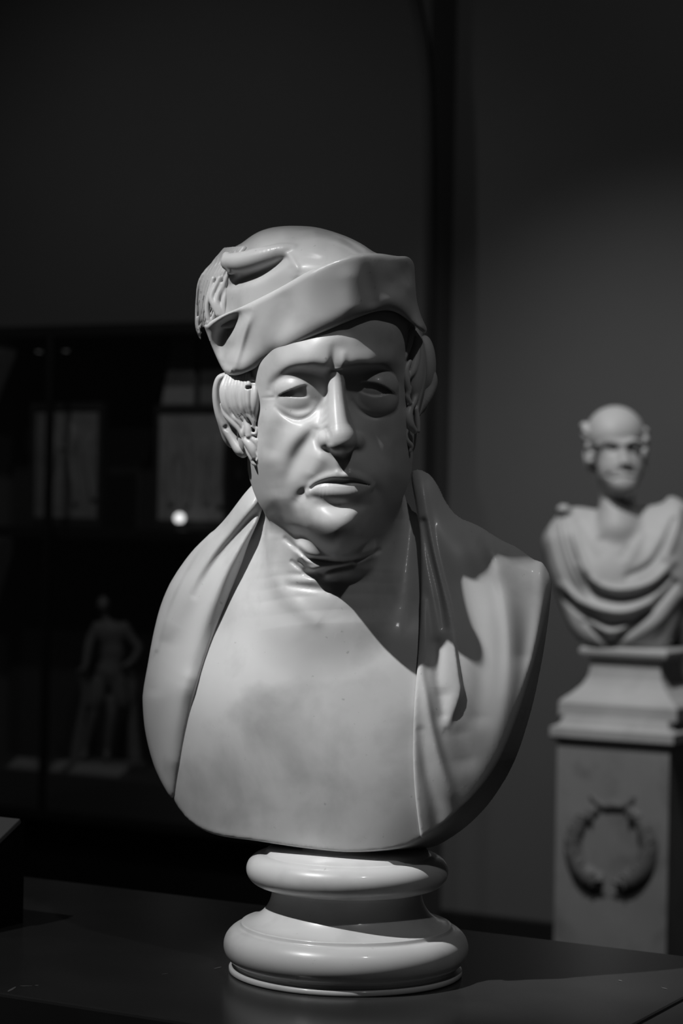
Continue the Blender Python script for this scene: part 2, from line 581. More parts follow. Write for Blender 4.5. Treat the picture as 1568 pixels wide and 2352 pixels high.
def face_relief(X, Z):
    A = np.zeros(X.shape)
    S = lambda *p: stroke(A, X, Z, list(p))
    # brow ridges, frown
    S((612, 872, 1, 10), (630, 852, 3, 12, 18), (665, 840, 4, 12, 24), (710, 840, 6, 12, 28), (744, 844, 8, 12, 26))
    S((802, 844, 8, 13, 26), (840, 838, 7, 13, 26), (885, 828, 5, 12, 24), (908, 828, 1, 12, 20))
    S((766, 800, -2, 9), (764, 830, -5, 9), (763, 858, -6, 8), (762, 872, -2, 8))
    S((788, 815, 3, 9), (786, 850, 5, 8), (782, 868, 3, 8))
    S((700, 800, 3, 30), (740, 790, 3, 25), (775, 775, 4, 22))
    S((690, 775, -3, 16), (740, 765, -3, 14), (800, 762, -3, 14))
    # crease under the brow / over the lid
    S((622, 895, -5, 8), (630, 878, -8, 9), (655, 860, -7, 8), (690, 852, -10, 9), (725, 862, -12, 12), (742, 885, -10, 10))
    S((806, 880, -10, 10), (822, 860, -12, 12), (850, 852, -9, 9), (885, 855, -7, 9), (905, 880, -6, 9))
    # bags under the eyes
    S((640, 935, 2, 10), (668, 945, 4, 14), (700, 945, 4, 14), (728, 925, 2, 12))
    S((633, 935, -2, 5), (655, 955, -5, 5, 8), (685, 966, -6, 5, 8), (715, 952, -4, 6), (738, 920, -3, 6))
    S((812, 915, 3, 10), (840, 935, 6, 13), (870, 938, 6, 13), (895, 920, 3, 10))
    S((808, 920, -3, 6), (830, 945, -4, 6), (862, 957, -6, 5, 8), (890, 945, -5, 6), (905, 922, -3, 6))
    # crow's foot
    S((605, 914, -2, 3), (640, 912, -3, 4))
    # nasolabial folds
    S((721, 990, -6, 12), (707, 1014, -10, 16), (688, 1042, -9, 18), (662, 1095, -4, 16), (650, 1130, -2, 15))
    S((842, 992, -2, 12), (860, 1020, -5, 16), (880, 1055, -5, 18), (895, 1100, -3, 16))
    S((690, 985, 4, 20), (662, 1020, 5, 24), (642, 1070, 3, 24))
    S((640, 985, -6, 24), (626, 1030, -7, 22))
    # muzzle
    S((730, 1055, 8, 22), (715, 1085, 7, 18))
    S((838, 1058, 4, 22), (852, 1085, 4, 20))
    S((787, 1052, -6, 8), (788, 1070, -7, 8), (789, 1080, -5, 7))
    S((776, 1086, 4, 7), (789, 1090, 5, 8), (803, 1086, 4, 7))
    # corners of the mouth
    S((707, 1124, -6, 8), (695, 1134, -9, 11), (684, 1150, -4, 13))
    S((854, 1117, -5, 9), (868, 1130, -6, 12), (876, 1150, -3, 12))
    S((700, 1180, 3, 16), (692, 1160, 2, 14))
    # under the lower lip, chin
    S((735, 1160, -3, 11), (770, 1163, -6, 12), (810, 1163, -6, 12), (845, 1158, -4, 11))
    S((735, 1202, 3, 24), (770, 1200, 5, 26), (805, 1202, 3, 24))
    S((716, 1150, 2, 12), (708, 1165, 2, 12))
    # jowl
    S((655, 1150, 4, 18), (660, 1190, 6, 20), (680, 1220, 4, 18))
    S((688, 1185, -2, 16), (684, 1215, -3, 15), (696, 1245, -3, 14))
    S((625, 1080, -4, 20), (630, 1120, -5, 20))
    return A


def make_body():
    v = Vol(spaced((300, 580, 5), (580, 950, 2), (950, 1290, 5)),
            spaced((-300, -130, 3), (-130, 20, 5), (20, 340, 8)),
            spaced((690, 820, 5), (820, 1300, 2), (1300, 1480, 3), (1480, 1985, 5)))
    X, Z = v.X, v.Z
    # torso
    v.d = torso_solid(v, torso_front(X, Z))
    cover = poly_sd(DRAPE_L, X, Z), poly_sd(DRAPE_R, X, Z)
    # neck
    v.tube([(768, 95, 1120, 150), (768, 95, 1220, 160), (768, 88, 1330, 165), (772, 75, 1450, 178)], k=42, n=4)
    # skull
    v.ball((752, 30, 830), (196, 215, 235), k=0)
    v.ball((762, 35, 1000), (166, 165, 190), k=40)
    # throat under the chin
    v.ball((770, -62, 1262), (92, 78, 52), (0, 0, 0), k=26)
    v.ball((772, -50, 1300), (78, 62, 36), k=18)
    # face
    F = tps(FACE_PTS, X, Z, 1500) - face_relief(X, Z)
    hull = smooth_line([(585, 720), (588, 840), (578, 950), (568, 1060), (576, 1110), (596, 1160), (630, 1208), (672, 1254), (725, 1290), (800, 1294), (852, 1268),
                        (893, 1222), (918, 1160), (945, 1080), (947, 980), (944, 880), (945, 720), (585, 720)], 3)
    fd = np.maximum(v.height(F), (poly_sd(hull, X, Z)[:, None, :] * 0.7).astype(f32))
    fd = np.maximum(fd, (v.y[None, :, None] - 60).astype(f32))
    v.d = smin(v.d, fd, f32(14))
    del fd
    # nose
    v.tube([(774, -178, 842, 17), (772, -186, 880, 18), (774, -203, 925, 20), (777, -222, 965, 23), (781, -233, 995, 27), (784, -234, 1012, 28)], k=18, n=4, flat=1.15)
    v.ball((784, -235, 1010), (33, 31, 29), k=14)
    v.tube([(770, -180, 930, 24), (776, -196, 985, 36), (780, -200, 1005, 38)], k=16, n=3)
    v.ball((743, -203, 1012), (16, 26, 22), (0, 0, 14), k=6)
    v.ball((822, -188, 1014), (14, 23, 20), (0, 0, -14), k=11)
    v.ball((787, -214, 1036), (11, 20, 11), k=10)
    # eyes: ball, upper lid, lower lid
    for cx, cz, dep, up, lo, sgn in (
            (690, 903, -122, [(628, 916), (652, 902), (688, 887), (716, 882), (748, 892)], [(628, 910), (650, 908), (676, 912), (706, 912), (748, 898)], 1),
            (856, 897, -120, [(800, 890), (824, 878), (850, 878), (880, 886), (912, 908)], [(800, 886), (830, 902), (860, 910), (884, 906), (912, 896)], -1)):
        up = smooth_line(up, 6); lo = smooth_line(lo, 6)
        v.ball((cx, dep, cz), (50, 44, 40), k=6)
        upc = lambda x, z, up=up: z - np.interp(x, up[:, 0], up[:, 1])
        loc_ = lambda x, z, lo=lo: np.interp(x, lo[:, 0], lo[:, 1]) - z
        v.ball((cx - 3 * sgn, dep - 3, cz - 8), (57, 52, 46), k=4, clip=upc)
        v.ball((cx, dep + 4, cz + 14), (60, 51, 62), k=5, clip=loc_)
        # tear corner, a small drilled pit
        t = (738, -152, 896) if sgn > 0 else (812, -150, 888)
        v.ball(t, (6, 8, 5), k=3, op='sub')
    # lips
    v.tube([(708, -184, 1127, 4), (722, -198, 1112, 7), (745, -209, 1101, 10), (766, -215, 1096, 11), (789, -217, 1100, 11), (810, -214, 1096, 11), (832, -205, 1102, 9), (852, -190, 1113, 5)], k=11, n=4)
    v.tube([(711, -186, 1134, 7), (730, -198, 1127, 14), (758, -205, 1129, 20), (788, -206, 1130, 21), (815, -203, 1128, 19), (836, -196, 1122, 12), (852, -187, 1118, 6)], k=9, n=4)
    v.tube([(714, -198, 1122, 0.8), (726, -209, 1113, 1.3), (745, -220, 1107, 3.2), (766, -226, 1105, 5.5), (788, -228, 1107, 5.5), (808, -224, 1106, 3.6), (826, -214, 1108, 1.6), (846, -198, 1114, 0.8)], k=8, n=4, op='sub', flat=1.6)
    # fold under the jaw, throat wrinkles
    v.ball((708, -52, 1254), (22, 22, 13), (0, 0, 30), k=14)
    A = np.zeros(X.shape)
    S = lambda *p: stroke(A, X, Z, list(p))
    S((655, 1238, -4, 6), (685, 1262, -7, 6), (712, 1282, -8, 6), (760, 1290, -8, 6), (820, 1284, -6, 6), (870, 1265, -3, 6))
    S((690, 1290, -3, 6), (718, 1318, -7, 6), (760, 1308, -6, 6), (810, 1298, -5, 6))
    S((690, 1285, 2, 8), (712, 1305, 3, 7), (745, 1300, 2, 7))
    S((670, 1290, -3, 5), (705, 1318, -4, 5), (725, 1326, -3, 5))
    S((665, 1318, -1, 6), (710, 1320, -3, 6), (745, 1322, -2, 6))
    S((665, 1345, -1, 7), (705, 1350, -4, 8), (750, 1356, -4, 8))
    S((660, 1330, 1, 8), (705, 1335, 3, 8), (730, 1338, 2, 8))
    S((612, 1240, 5, 14), (630, 1330, 6, 18), (690, 1400, 5, 20), (725, 1425, 3, 16))
    # creases round the nostril wings
    S((751, 985, -2, 6), (757, 1000, -3, 6), (758, 1015, -2, 6))
    S((730, 988, -2, 6), (724, 1008, -3, 6), (728, 1028, -2, 6))
    v.relief(A, -40, 60)
    return v


DRAPE_L = smooth_line([(592, 1060), (603, 1150), (597, 1185), (572, 1245), (553, 1300), (520, 1385), (485, 1475), (455, 1570), (432, 1670), (416, 1755), (402, 1838)], 5).tolist() + \
    [(380, 1900), (250, 1850), (230, 1500), (300, 1200), (520, 1030)]
DRAPE_R = smooth_line([(938, 1040), (944, 1100), (955, 1165), (965, 1235), (967, 1350), (962, 1480), (951, 1620), (948, 1720), (951, 1800), (958, 1870), (970, 1955)], 5).tolist() + \
    [(990, 2050), (1330, 1950), (1350, 1200), (1150, 1050), (1000, 1010)]


def drape_left_relief(X, Z):
    A = np.zeros(X.shape)
    S = lambda *p: stroke(A, X, Z, list(p))
    # the collar roll nearest the neck and the outer one, with the deep groove between
    S((600, 1130, 12, 16), (545, 1200, 20, 19), (490, 1275, 20, 22), (440, 1350, 15, 26), (400, 1430, 9, 30))
    S((602, 1185, 11, 15), (560, 1245, 18, 17), (520, 1310, 20, 20), (485, 1385, 18, 26), (450, 1470, 15, 32), (420, 1570, 11, 40))
    S((600, 1165, -8, 9), (560, 1210, -15, 11), (510, 1268, -18, 12), (470, 1325, -11, 12), (448, 1365, -4, 11))
    # layer edge on the shoulder
    S((482, 1222, 7, 18, 7), (440, 1282, 9, 20, 7), (410, 1335, 9, 20, 7), (380, 1405, 7, 20, 7), (358, 1490, 4, 18, 7))
    # soft undulations
    S((430, 1560, 6, 22), (405, 1650, 6, 26), (385, 1740, 4, 26))
    S((380, 1480, -5, 18), (352, 1580, -5, 18))
    # the hem dives down to the chest
    S((600, 1190, -8, 12), (571, 1250, -13, 14), (550, 1305, -15, 16), (517, 1390, -17, 19), (482, 1480, -18, 21), (453, 1570, -18, 21), (430, 1670, -17, 19), (414, 1755, -13, 16), (400, 1836, -8, 12))
    return A


def drape_right_relief(X, Z):
    A = np.zeros(X.shape)
    S = lambda *p: stroke(A, X, Z, list(p))
    # outer layer whose edge runs down from the neck, hooking at the bottom: sharp towards the inner flap
    S((960, 1085, 5, 22, 10), (975, 1160, 10, 36, 9), (992, 1250, 14, 38, 7), (1012, 1330, 14, 40, 5), (1030, 1400, 12, 40, 4), (1042, 1480, 10, 38, 4), (1052, 1555, 10, 34, 5), (1055, 1588, 10, 30, 7), (1044, 1625, 8, 24, 9), (1026, 1664, 2, 16, 9))
    S((972, 1200, -10, 10), (990, 1290, -13, 10), (1008, 1370, -10, 10), (1020, 1440, -5, 10))
    # valley then main ridge
    S((1040, 1200, -4, 26), (1075, 1300, -5, 28), (1095, 1420, -6, 28), (1105, 1540, -6, 26), (1100, 1640, -4, 26))
    S((1095, 1195, 6, 20), (1125, 1250, 10, 20), (1148, 1330, 11, 15, 24), (1165, 1420, 11, 15, 28), (1172, 1510, 9, 18, 30), (1165, 1620, 7, 24, 30), (1135, 1740, 4, 30), (1100, 1820, 2, 30))
    S((1195, 1300, -4, 28), (1205, 1400, -5, 28), (1205, 1500, -4, 28))
    S((1180, 1240, -7, 26), (1225, 1275, -5, 22))
    # pocket below the hook
    S((1055, 1690, -4, 26), (1065, 1740, -4, 30))
    S((1018, 1600, -4, 16), (1020, 1650, -3, 16))
    # inner flap
    S((972, 1380, 5, 10), (976, 1480, 6, 9), (968, 1540, 5, 10), (978, 1600, 8, 11), (990, 1670, 9, 12), (1010, 1750, 9, 14), (1035, 1815, 7, 16), (1065, 1860, 3, 18))
    S((1002, 1480, -6, 14), (1005, 1560, -7, 13), (1018, 1640, -5, 13))
    S((966, 1680, -3, 12), (978, 1770, -6, 14), (1000, 1850, -6, 18), (1010, 1910, -4, 20))
    S((1130, 1850, -4, 26), (1080, 1890, -3, 24))
    # the shoulder's end lifts to its rim
    S((1245, 1290, 6, 14), (1240, 1400, 6, 16), (1222, 1520, 6, 16), (1200, 1640, 5, 16), (1160, 1750, 5, 16))
    return A


def make_drape(which):
    if which == 'l':
        v = Vol(spaced((285, 630, 3)), spaced((-90, 100, 4), (100, 335, 6)), spaced((1050, 1870, 3)))
        poly, rel, k = DRAPE_L, drape_left_relief, 16
        base = np.interp(v.Z, [1080, 1200, 1500, 1840], [26, 26, 24, 16])
    else:
        v = Vol(spaced((925, 1290, 3)), spaced((-230, 50, 4), (50, 280, 7)), spaced((1030, 1975, 3)))
        poly, rel, k = DRAPE_R, drape_right_relief, 7
        base = np.interp(v.Z, [1060, 1200, 1500, 1840], [24, 22, 16, 13])
    X, Z = v.X, v.Z
    F = torso_front(X, Z)
    if which == 'r':      # the collar stands up beside the neck
        F = F - 55 * np.exp(-((X - 985) / 55) ** 2 - ((Z - 1110) / 85) ** 2)
    else:
        F = F - 45 * np.exp(-((X - 575) / 55) ** 2 - ((Z - 1150) / 80) ** 2)
    d = torso_solid(v, F - base - rel(X, Z), grow=0.0)
    inner = v.height(torso_front(X, Z) + 40)
    d = np.maximum(d, -inner)
    r = poly_sd(poly, X, Z)
    v.d = smax(d, (r[:, None, :] * 0.95).astype(f32), f32(k))
    return v


BRIM_POLY = smooth_line([(468, 748), (500, 728), (560, 702), (640, 662), (710, 622), (772, 595), (820, 583), (868, 582), (910, 588), (936, 590), (950, 606),
                         (953, 640), (957, 690), (968, 728), (980, 756), (972, 764), (945, 742), (905, 716), (862, 716), (800, 738), (740, 764), (690, 786), (640, 812), (590, 844),
                         (545, 862), (520, 858), (507, 842), (488, 800), (468, 748)], 4)[:-1]
BRIM_PTS = [
    # px, py, depth of the turned-up brim's outer face
    (470, 748, 5), (490, 800, -12), (512, 850, -28), (520, 735, -60), (535, 795, -58), (548, 850, -82),
    (580, 700, -120), (600, 770, -130), (600, 835, -116), (650, 660, -168), (660, 730, -172), (660, 800, -178),
    (710, 625, -207), (725, 700, -210), (725, 765, -211), (775, 600, -226), (785, 660, -224), (785, 740, -221),
    (840, 586, -228), (845, 650, -221), (845, 718, -215), (895, 588, -196), (900, 650, -188), (900, 715, -184),
    (935, 595, -150), (940, 660, -150), (940, 735, -142), (952, 620, -90), (960, 690, -95), (975, 750, -100),
    (440, 720, 50), (480, 870, 30), (1000, 760, 0), (980, 620, 20), (700, 540, -185), (850, 530, -205), (600, 900, -100), (800, 820, -215), (960, 820, -110),
]


def make_brim():
    v = Vol(spaced((455, 1000, 2.5)), spaced((-275, 120, 3.5)), spaced((570, 880, 2.5)))
    X, Z = v.X, v.Z
    A = np.zeros(X.shape)
    S = lambda *p: stroke(A, X, Z, list(p))
    # the pinched fold by the ear: dark hollow, then a sharp raised crease
    S((556, 700, -4, 16), (538, 742, -16, 26), (520, 790, -24, 28), (514, 828, -14, 24))
    S((575, 715, 2, 20, 12), (564, 752, 10, 26, 9), (550, 800, 13, 28, 9), (536, 842, 9, 26, 10))
    S((545, 706, 6, 9), (520, 720, 11, 9), (490, 738, 12, 9), (472, 750, 8, 9))
    S((558, 722, -8, 14), (530, 746, -22, 17), (506, 774, -22, 18), (508, 806, -15, 18), (518, 838, -8, 14))
    # soft swelling panels
    S((650, 690, -4, 26), (640, 760, -5, 24), (630, 800, -3, 20))
    S((710, 640, 4, 30), (700, 720, 4, 34))
    S((842, 600, -3, 18), (848, 650, -7, 16), (855, 690, -6, 16))
    S((800, 640, 5, 24), (805, 700, 5, 24))
    S((900, 690, 6, 22), (930, 706, 5, 20))
    S((920, 610, -4, 20), (925, 660, -8, 22))
    # rolled lower hem
    S((550, 858, -6, 14), (600, 838, -10, 18), (645, 808, -10, 18), (700, 780, -8, 18), (800, 738, -6, 16), (862, 716, -6, 14), (905, 716, -6, 14), (950, 745, -6, 14))
    F = tps(BRIM_PTS, X, Z) - A
    d = v.height(F)
    r = poly_sd(BRIM_POLY, X, Z)
    top = np.interp(Z, [600, 740], [1, 0])
    d = smax(d, (r[:, None, :] * 0.92).astype(f32), f32(13))
    v.d = np.maximum(d, -v.height(F + 62))
    return v


CROWN_PTS = [
    (490, 738, -5), (560, 702, -82), (640, 662, -142), (710, 624, -186), (772, 598, -206), (868, 585, -204), (930, 592, -130),
    (515, 700, -12), (545, 658, -52), (600, 636, -104), (650, 612, -142), (690, 605, -170), (520, 650, -15),
    (545, 612, -30), (600, 590, -78), (650, 577, -108), (560, 572, 10), (600, 550, -20), (650, 534, -36), (720, 531, -58), (780, 545, -100),
    (830, 563, -140), (690, 560, -104), (750, 570, -154), (800, 575, -176), (640, 556, -76),
    (640, 508, 130), (720, 505, 120), (800, 530, 20), (880, 568, -70), (930, 560, 20), (545, 545, 130), (500, 590, 130), (480, 640, 120),
    (560, 760, -60), (700, 760, -160), (850, 760, -180), (950, 700, -60), (590, 510, 150), (860, 530, 60),
]


def make_crown():
    v = Vol(spaced((470, 985, 2.5)), spaced((-235, 60, 3.5), (60, 250, 7)), spaced((510, 760, 2.5)))
    X, Z = v.X, v.Z
    A = np.zeros(X.shape)
    S = lambda *p: stroke(A, X, Z, list(p))
    # radiating folds on the right of the dome
    S((690, 545, 3, 12), (740, 548, 6, 7, 12), (790, 562, 11, 6, 12), (830, 585, 9, 7, 12))
    S((735, 531, -6, 7), (790, 551, -14, 6), (830, 578, -10, 6))
    S((770, 537, 6, 6), (810, 552, 10, 6), (845, 573, 9, 6), (864, 588, 5, 6))
    # sweep from the roll to the brim
    S((640, 566, 6, 10, 16), (690, 574, 4, 10, 14), (740, 584, 2, 10))
    S((652, 580, 4, 12, 7), (670, 594, 7, 14, 6), (680, 612, 6, 12, 8), (678, 628, 3, 12))
    S((690, 592, -4, 14), (735, 596, -4, 12))
    # the hollow under the tucked roll
    S((530, 655, -14, 12), (555, 643, -24, 12), (590, 630, -28, 12), (625, 612, -26, 11), (655, 594, -14, 9))
    F = tps(CROWN_PTS, X, Z, 300) - A
    r = poly_sd(BRIM_POLY, X, Z)
    F = np.maximum(F, tps(BRIM_PTS, X, Z) + 16 - 1.2 * np.maximum(r - 2, 0))
    v.d = np.maximum(v.height(F), (v.y[None, :, None] - 130).astype(f32))
    hull = smooth_line([(480, 760), (490, 680), (500, 620), (528, 575), (555, 558), (580, 540), (605, 528), (640, 520), (690, 519), (735, 524), (790, 541), (830, 560), (868, 583), (938, 600), (940, 685), (862, 690), (800, 712), (740, 738), (690, 752), (560, 754), (480, 754)], 4)
    v.d = smax(v.d, (poly_sd(hull, X, Z)[:, None, :] * 0.9).astype(f32), f32(14))
    # back of the dome
    v.ball((690, 110, 690), (165, 130, 150), k=20)
    # the tucked roll
    v.tube([(526, -30, 602, 20), (560, -58, 602, 25), (605, -84, 590, 24), (645, -104, 576, 16), (672, -112, 570, 7)], k=12, n=5)
    v.tube([(520, -24, 588, 10), (522, -34, 604, 10), (530, -40, 622, 9)], k=6, n=4)
    return v


def make_back_hair():
    v = Vol(spaced((435, 580, 2)), spaced((-70, 200, 4)), spaced((545, 800, 2)))
    v.ball((534, 100, 672), (62, 80, 98), (0, 0, 8), k=0)
    X, Z = v.X, v.Z
    rnd = random.Random(4)
    # long locks combed down and back, ending by the brim's tip
    for i in range(9):
        t = i / 8
        x0 = 560 - 42 * t; x1 = 505 - 52 * t; x2 = 486 - 28 * t
        z0 = 572 + 4 * t
        yy = 8 + 95 * t
        v.tube([(x0, yy - 2, z0, 8), (x1 + 18, yy - 14, 625 + 10 * t, 8.5), (x1 + 2 + 3 * math.sin(i), yy - 12, 690, 7.5), (x2 - 4, yy - 6, 745, 6.5), (x2 + 4 * t - 2, yy + 4, 782 - 4 * (i % 3), 4)], k=2.2, n=5)
    A = np.zeros(X.shape)
    for i in range(7):                                    # grooves between the locks
        t = i / 6
        stroke(A, X, Z, [(542 - 56 * t, 578 + 22 * t, -1.5, 3), (512 - 50 * t, 640 + 8 * t, -5, 3.4), (488 - 34 * t, 705, -6, 3.4), (478 - 20 * t, 750, -5, 3.2), (476 - 10 * t, 782, -3, 3)])
        stroke(A, X, Z, [(526 - 54 * t, 590 + 18 * t, 1, 3), (500 - 46 * t, 650, 3, 3.4), (482 - 30 * t, 715, 3, 3.2), (474 - 16 * t, 765, 2, 3)])
    v.relief(A, 150, 260)
    # loose locks in front of the ear opening of the cap
    v.tube([(512, -4, 655, 8), (498, -10, 690, 8), (505, -16, 715, 8), (512, -18, 738, 6)], k=3, n=5)
    v.tube([(505, 0, 640, 7), (486, -6, 680, 7), (492, -12, 702, 8), (500, -18, 722, 6)], k=3, n=5)
    v.tube([(520, -8, 668, 7), (514, -16, 700, 7), (516, -20, 730, 5)], k=3, n=5)
    v.tube([(490, 8, 640, 6), (476, 4, 700, 7), (480, 0, 750, 6)], k=3, n=5)
    v.tube([(503, -34, 700, 5), (490, -30, 722, 4), (497, -30, 742, 5)], k=3, n=4, op='sub')
    v.tube([(492, -22, 656, 3), (484, -24, 676, 4), (482, -20, 690, 3)], k=3, n=4, op='sub')
    v.ball((474, -14, 736), (5, 12, 5), k=2, op='sub')
    v.ball((476, -14, 746), (4, 12, 4), k=2, op='sub')
    return v


def make_ear(side):
    if side == 'l':
        v = Vol(spaced((478, 600, 2)), spaced((-40, 90, 3)), spaced((840, 1070, 2)))
        v.tube([(520, 18, 862, 8), (503, 20, 872, 9), (496, 24, 905, 9), (502, 24, 950, 9), (518, 20, 985, 10), (535, 12, 1010, 12), (550, 2, 1032, 14), (558, -2, 1040, 12)], k=6, n=5, flat=1.5)
        v.ball((535, 36, 945), (36, 22, 85), (0, 0, 12), k=8)
        v.tube([(532, 6, 880, 8), (520, 8, 930, 8), (528, 2, 965, 9), (546, -4, 975, 9), (556, -8, 962, 8)], k=6, n=5)
        v.ball((525, 0, 982), (7, 14, 6), (0, 0, 40), k=6, op='sub')
    else:
        v = Vol(spaced((925, 1015, 2)), spaced((-20, 110, 4)), spaced((810, 1000, 2)))
        v.tube([(965, 40, 830, 9), (985, 48, 850, 11), (994, 50, 875, 11), (985, 46, 905, 11), (968, 38, 930, 10), (958, 30, 950, 9)], k=8, n=4, flat=1.6)
        v.ball((962, 44, 890), (28, 25, 62), k=8)
    return v


def make_sideburn(side):
    if side == 'l':
        v = Vol(spaced((486, 615, 1.6)), spaced((-105, 70, 2.6)), spaced((845, 1082, 1.6)))
        v.ball((564, 2, 905), (48, 66, 54), (0, 0, -8), k=0)
        v.ball((566, -10, 985), (22, 30, 60), (0, 0, -12), k=12)
        v.ball((586, -20, 915), (22, 66, 62), k=10)
        # strands combed down over the ear, curling forward
        T = lambda *p, k=2.2, op='add': v.tube([(a + 4, b - 5, c, r * (1.22 if op == 'add' else 1)) for a, b, c, r in p], k=k, n=5, op=op)
        for i in range(9):
            t = i / 8
            j = math.sin(i * 2.3)
            T((516 + 54 * t, -12 - 42 * t, 864 - 6 * t, 4.5), (507 + 60 * t, -22 - 44 * t, 892 + 4 * j, 6 + j), (509 + 58 * t, -26 - 42 * t, 924 + 6 * j, 5.5 + 0.8 * j),
              (520 + 50 * t, -27 - 38 * t, 950 + 6 * j - 8 * t, 4.5), (534 + 40 * t, -30 - 32 * t, 968 + 5 * j - 10 * t, 2.5), k=2.6)
        T((508, -16, 930, 6), (516, -22, 952, 7), (532, -30, 970, 7), (546, -36, 988, 5), (551, -38, 1003, 3))
        T((520, -22, 938, 6), (530, -30, 955, 6), (546, -38, 968, 6), (556, -42, 984, 4))
        T((535, -34, 935, 6), (543, -38, 950, 6), (556, -44, 960, 5), (566, -46, 972, 4))
        T((548, -42, 930, 6), (556, -48, 945, 6), (570, -56, 955, 6), (578, -58, 970, 4.5), (579, -58, 982, 2))
        T((562, -48, 925, 6), (568, -54, 940, 6), (578, -60, 952, 5), (582, -60, 966, 3))
        T((550, -44, 938, 3), (560, -52, 951, 4), (568, -54, 957, 3), op='sub')
        T((528, -30, 928, 2.5), (536, -38, 945, 3), (548, -44, 955, 3), op='sub')
        # small curl loops at the temple
        T((556, -52, 880, 4), (568, -60, 872, 4), (582, -68, 872, 4), (590, -72, 884, 3.5), (592, -72, 896, 2))
        T((562, -54, 892, 3.5), (572, -62, 882, 3.5), (582, -68, 884, 3.5), (585, -68, 894, 2.5))
        v.ball((573, -64, 890), (8, 16, 6), (0, 0, -20), k=3, op='sub')
        # curls below the ear
        T((562, -44, 968, 7), (566, -50, 985, 7), (568, -52, 1000, 7))
        T((558, -44, 982, 5), (555, -44, 995, 5), (557, -44, 1008, 3))
        T((578, -54, 978, 4), (586, -58, 986, 4), (584, -58, 996, 4), (576, -56, 996, 3))
        T((560, -40, 1010, 8), (570, -48, 1020, 10), (578, -52, 1034, 10), (582, -54, 1048, 7), k=2.5)
        T((562, -40, 1026, 5), (568, -44, 1042, 5), (574, -48, 1054, 4), k=2)
        T((570, -50, 1005, 6), (582, -56, 1014, 6), (590, -58, 1028, 5), k=2.5)
        T((588, -60, 1010, 4), (596, -64, 1018, 6), (597, -64, 1034, 6), (594, -62, 1050, 5), (587, -58, 1056, 4), k=2)
        T((585, -60, 1040, 3), (590, -64, 1050, 3), (586, -62, 1058, 2), k=2)
        T((572, -44, 1052, 4), (578, -48, 1064, 4), (584, -50, 1068, 2.5), k=2)
    else:
        v = Vol(spaced((905, 1012, 2)), spaced((-125, 110, 3.5)), spaced((730, 1050, 2)))
        v.ball((945, 10, 850), (34, 70, 105), (0, 0, 5), k=0)
        v.ball((944, 0, 960), (18, 40, 80), (0, 0, -4), k=14)
        v.ball((975, 60, 840), (26, 50, 70), k=14)
        T = lambda *p, k=4.0, op='add': v.tube(list(p), k=k, n=5, op=op)
        T((935, -70, 748, 8), (924, -84, 765, 9), (918, -88, 790, 7), (916, -86, 810, 3))
        T((945, -60, 756, 8), (940, -70, 785, 9), (930, -78, 815, 7), (926, -78, 835, 4))
        T((928, -80, 775, 3), (922, -88, 800, 3), op='sub')
        T((955, -40, 780, 9), (956, -48, 815, 9), (948, -58, 850, 9), (938, -66, 868, 5))
        T((940, -66, 830, 6), (932, -72, 850, 8), (934, -72, 875, 8), (938, -66, 900, 6))
        T((965, -20, 820, 9), (968, -22, 860, 10), (962, -30, 900, 9), (958, -34, 935, 5))
        T((940, -62, 890, 6), (936, -66, 910, 6), (942, -62, 925, 5))
        T((955, -40, 905, 6), (950, -48, 925, 7), (942, -54, 940, 5))
        T((942, -55, 935, 8), (938, -62, 955, 10), (942, -60, 975, 10), (952, -48, 990, 7))
        T((955, -40, 940, 6), (958, -36, 965, 7), (960, -34, 990, 5))
        T((930, -64, 1000, 5), (924, -68, 1016, 6), (928, -66, 1030, 4))
        T((935, -58, 985, 6), (930, -62, 1000, 6), (936, -58, 1014, 6), (944, -50, 1024, 6), (942, -50, 1036, 4))
    return v


def lathe(profile, seg=96):
    """profile of (radius, height); returns verts, quads (closed by caps)"""
    V, Q = [], []
    n = len(profile)
    for r, h in profile:
        for s in range(seg):
            a = 2 * math.pi * s / seg
            V.append((r * math.cos(a), r * math.sin(a), h))
    for i in range(n - 1):
        for s in range(seg):
            t = (s + 1) % seg
            Q.append((i * seg + s, i * seg + t, (i + 1) * seg + t, (i + 1) * seg + s))
    Q.append(tuple(range(seg))[::-1])
    Q.append(tuple((n - 1) * seg + s for s in range(seg)))
    return V, Q


def arc(cx, cy, r, a0, a1, n=16, ry=None):
    return [(cx + r * math.cos(math.radians(a0 + (a1 - a0) * i / n)), cy + (ry or r) * math.sin(math.radians(a0 + (a1 - a0) * i / n))) for i in range(n + 1)]


bust_base = Vector((*Wv(793, 2236, 22).xy, TABLE_Z))
bust = tag(empty('marble_bust', bust_base), 'large polished marble bust of a frowning man in a soft cap and open robe', 'bust')
body = sculpt('figure', make_body(), MARBLE, bust)
sculpt('robe', make_drape('l'), MARBLE, bust)
sculpt('robe', make_drape('r'), MARBLE, bust)
cap = sculpt('cap', make_crown(), MARBLE, bust)
tag(sculpt('brim', make_brim(), MARBLE, cap), 'wide turned-up brim of the cap')
sculpt('back_hair', make_back_hair(), MARBLE_HAIR, bust)
sculpt('sideburn', make_sideburn('l'), MARBLE_HAIR, bust)
sculpt('sideburn', make_sideburn('r'), MARBLE_HAIR, bust)
sculpt('ear', make_ear('l'), MARBLE, bust)
sculpt('ear', make_ear('r'), MARBLE, bust)


def socle_piece(name, prof, parent, material):
    V, Q = lathe([(r * UNIT, h * UNIT) for r, h in prof])
    V = [(x + bust_base.x, y + bust_base.y, z + TABLE_Z) for x, y, z in V]
    return link_mesh(name, V, Q, material, parent)


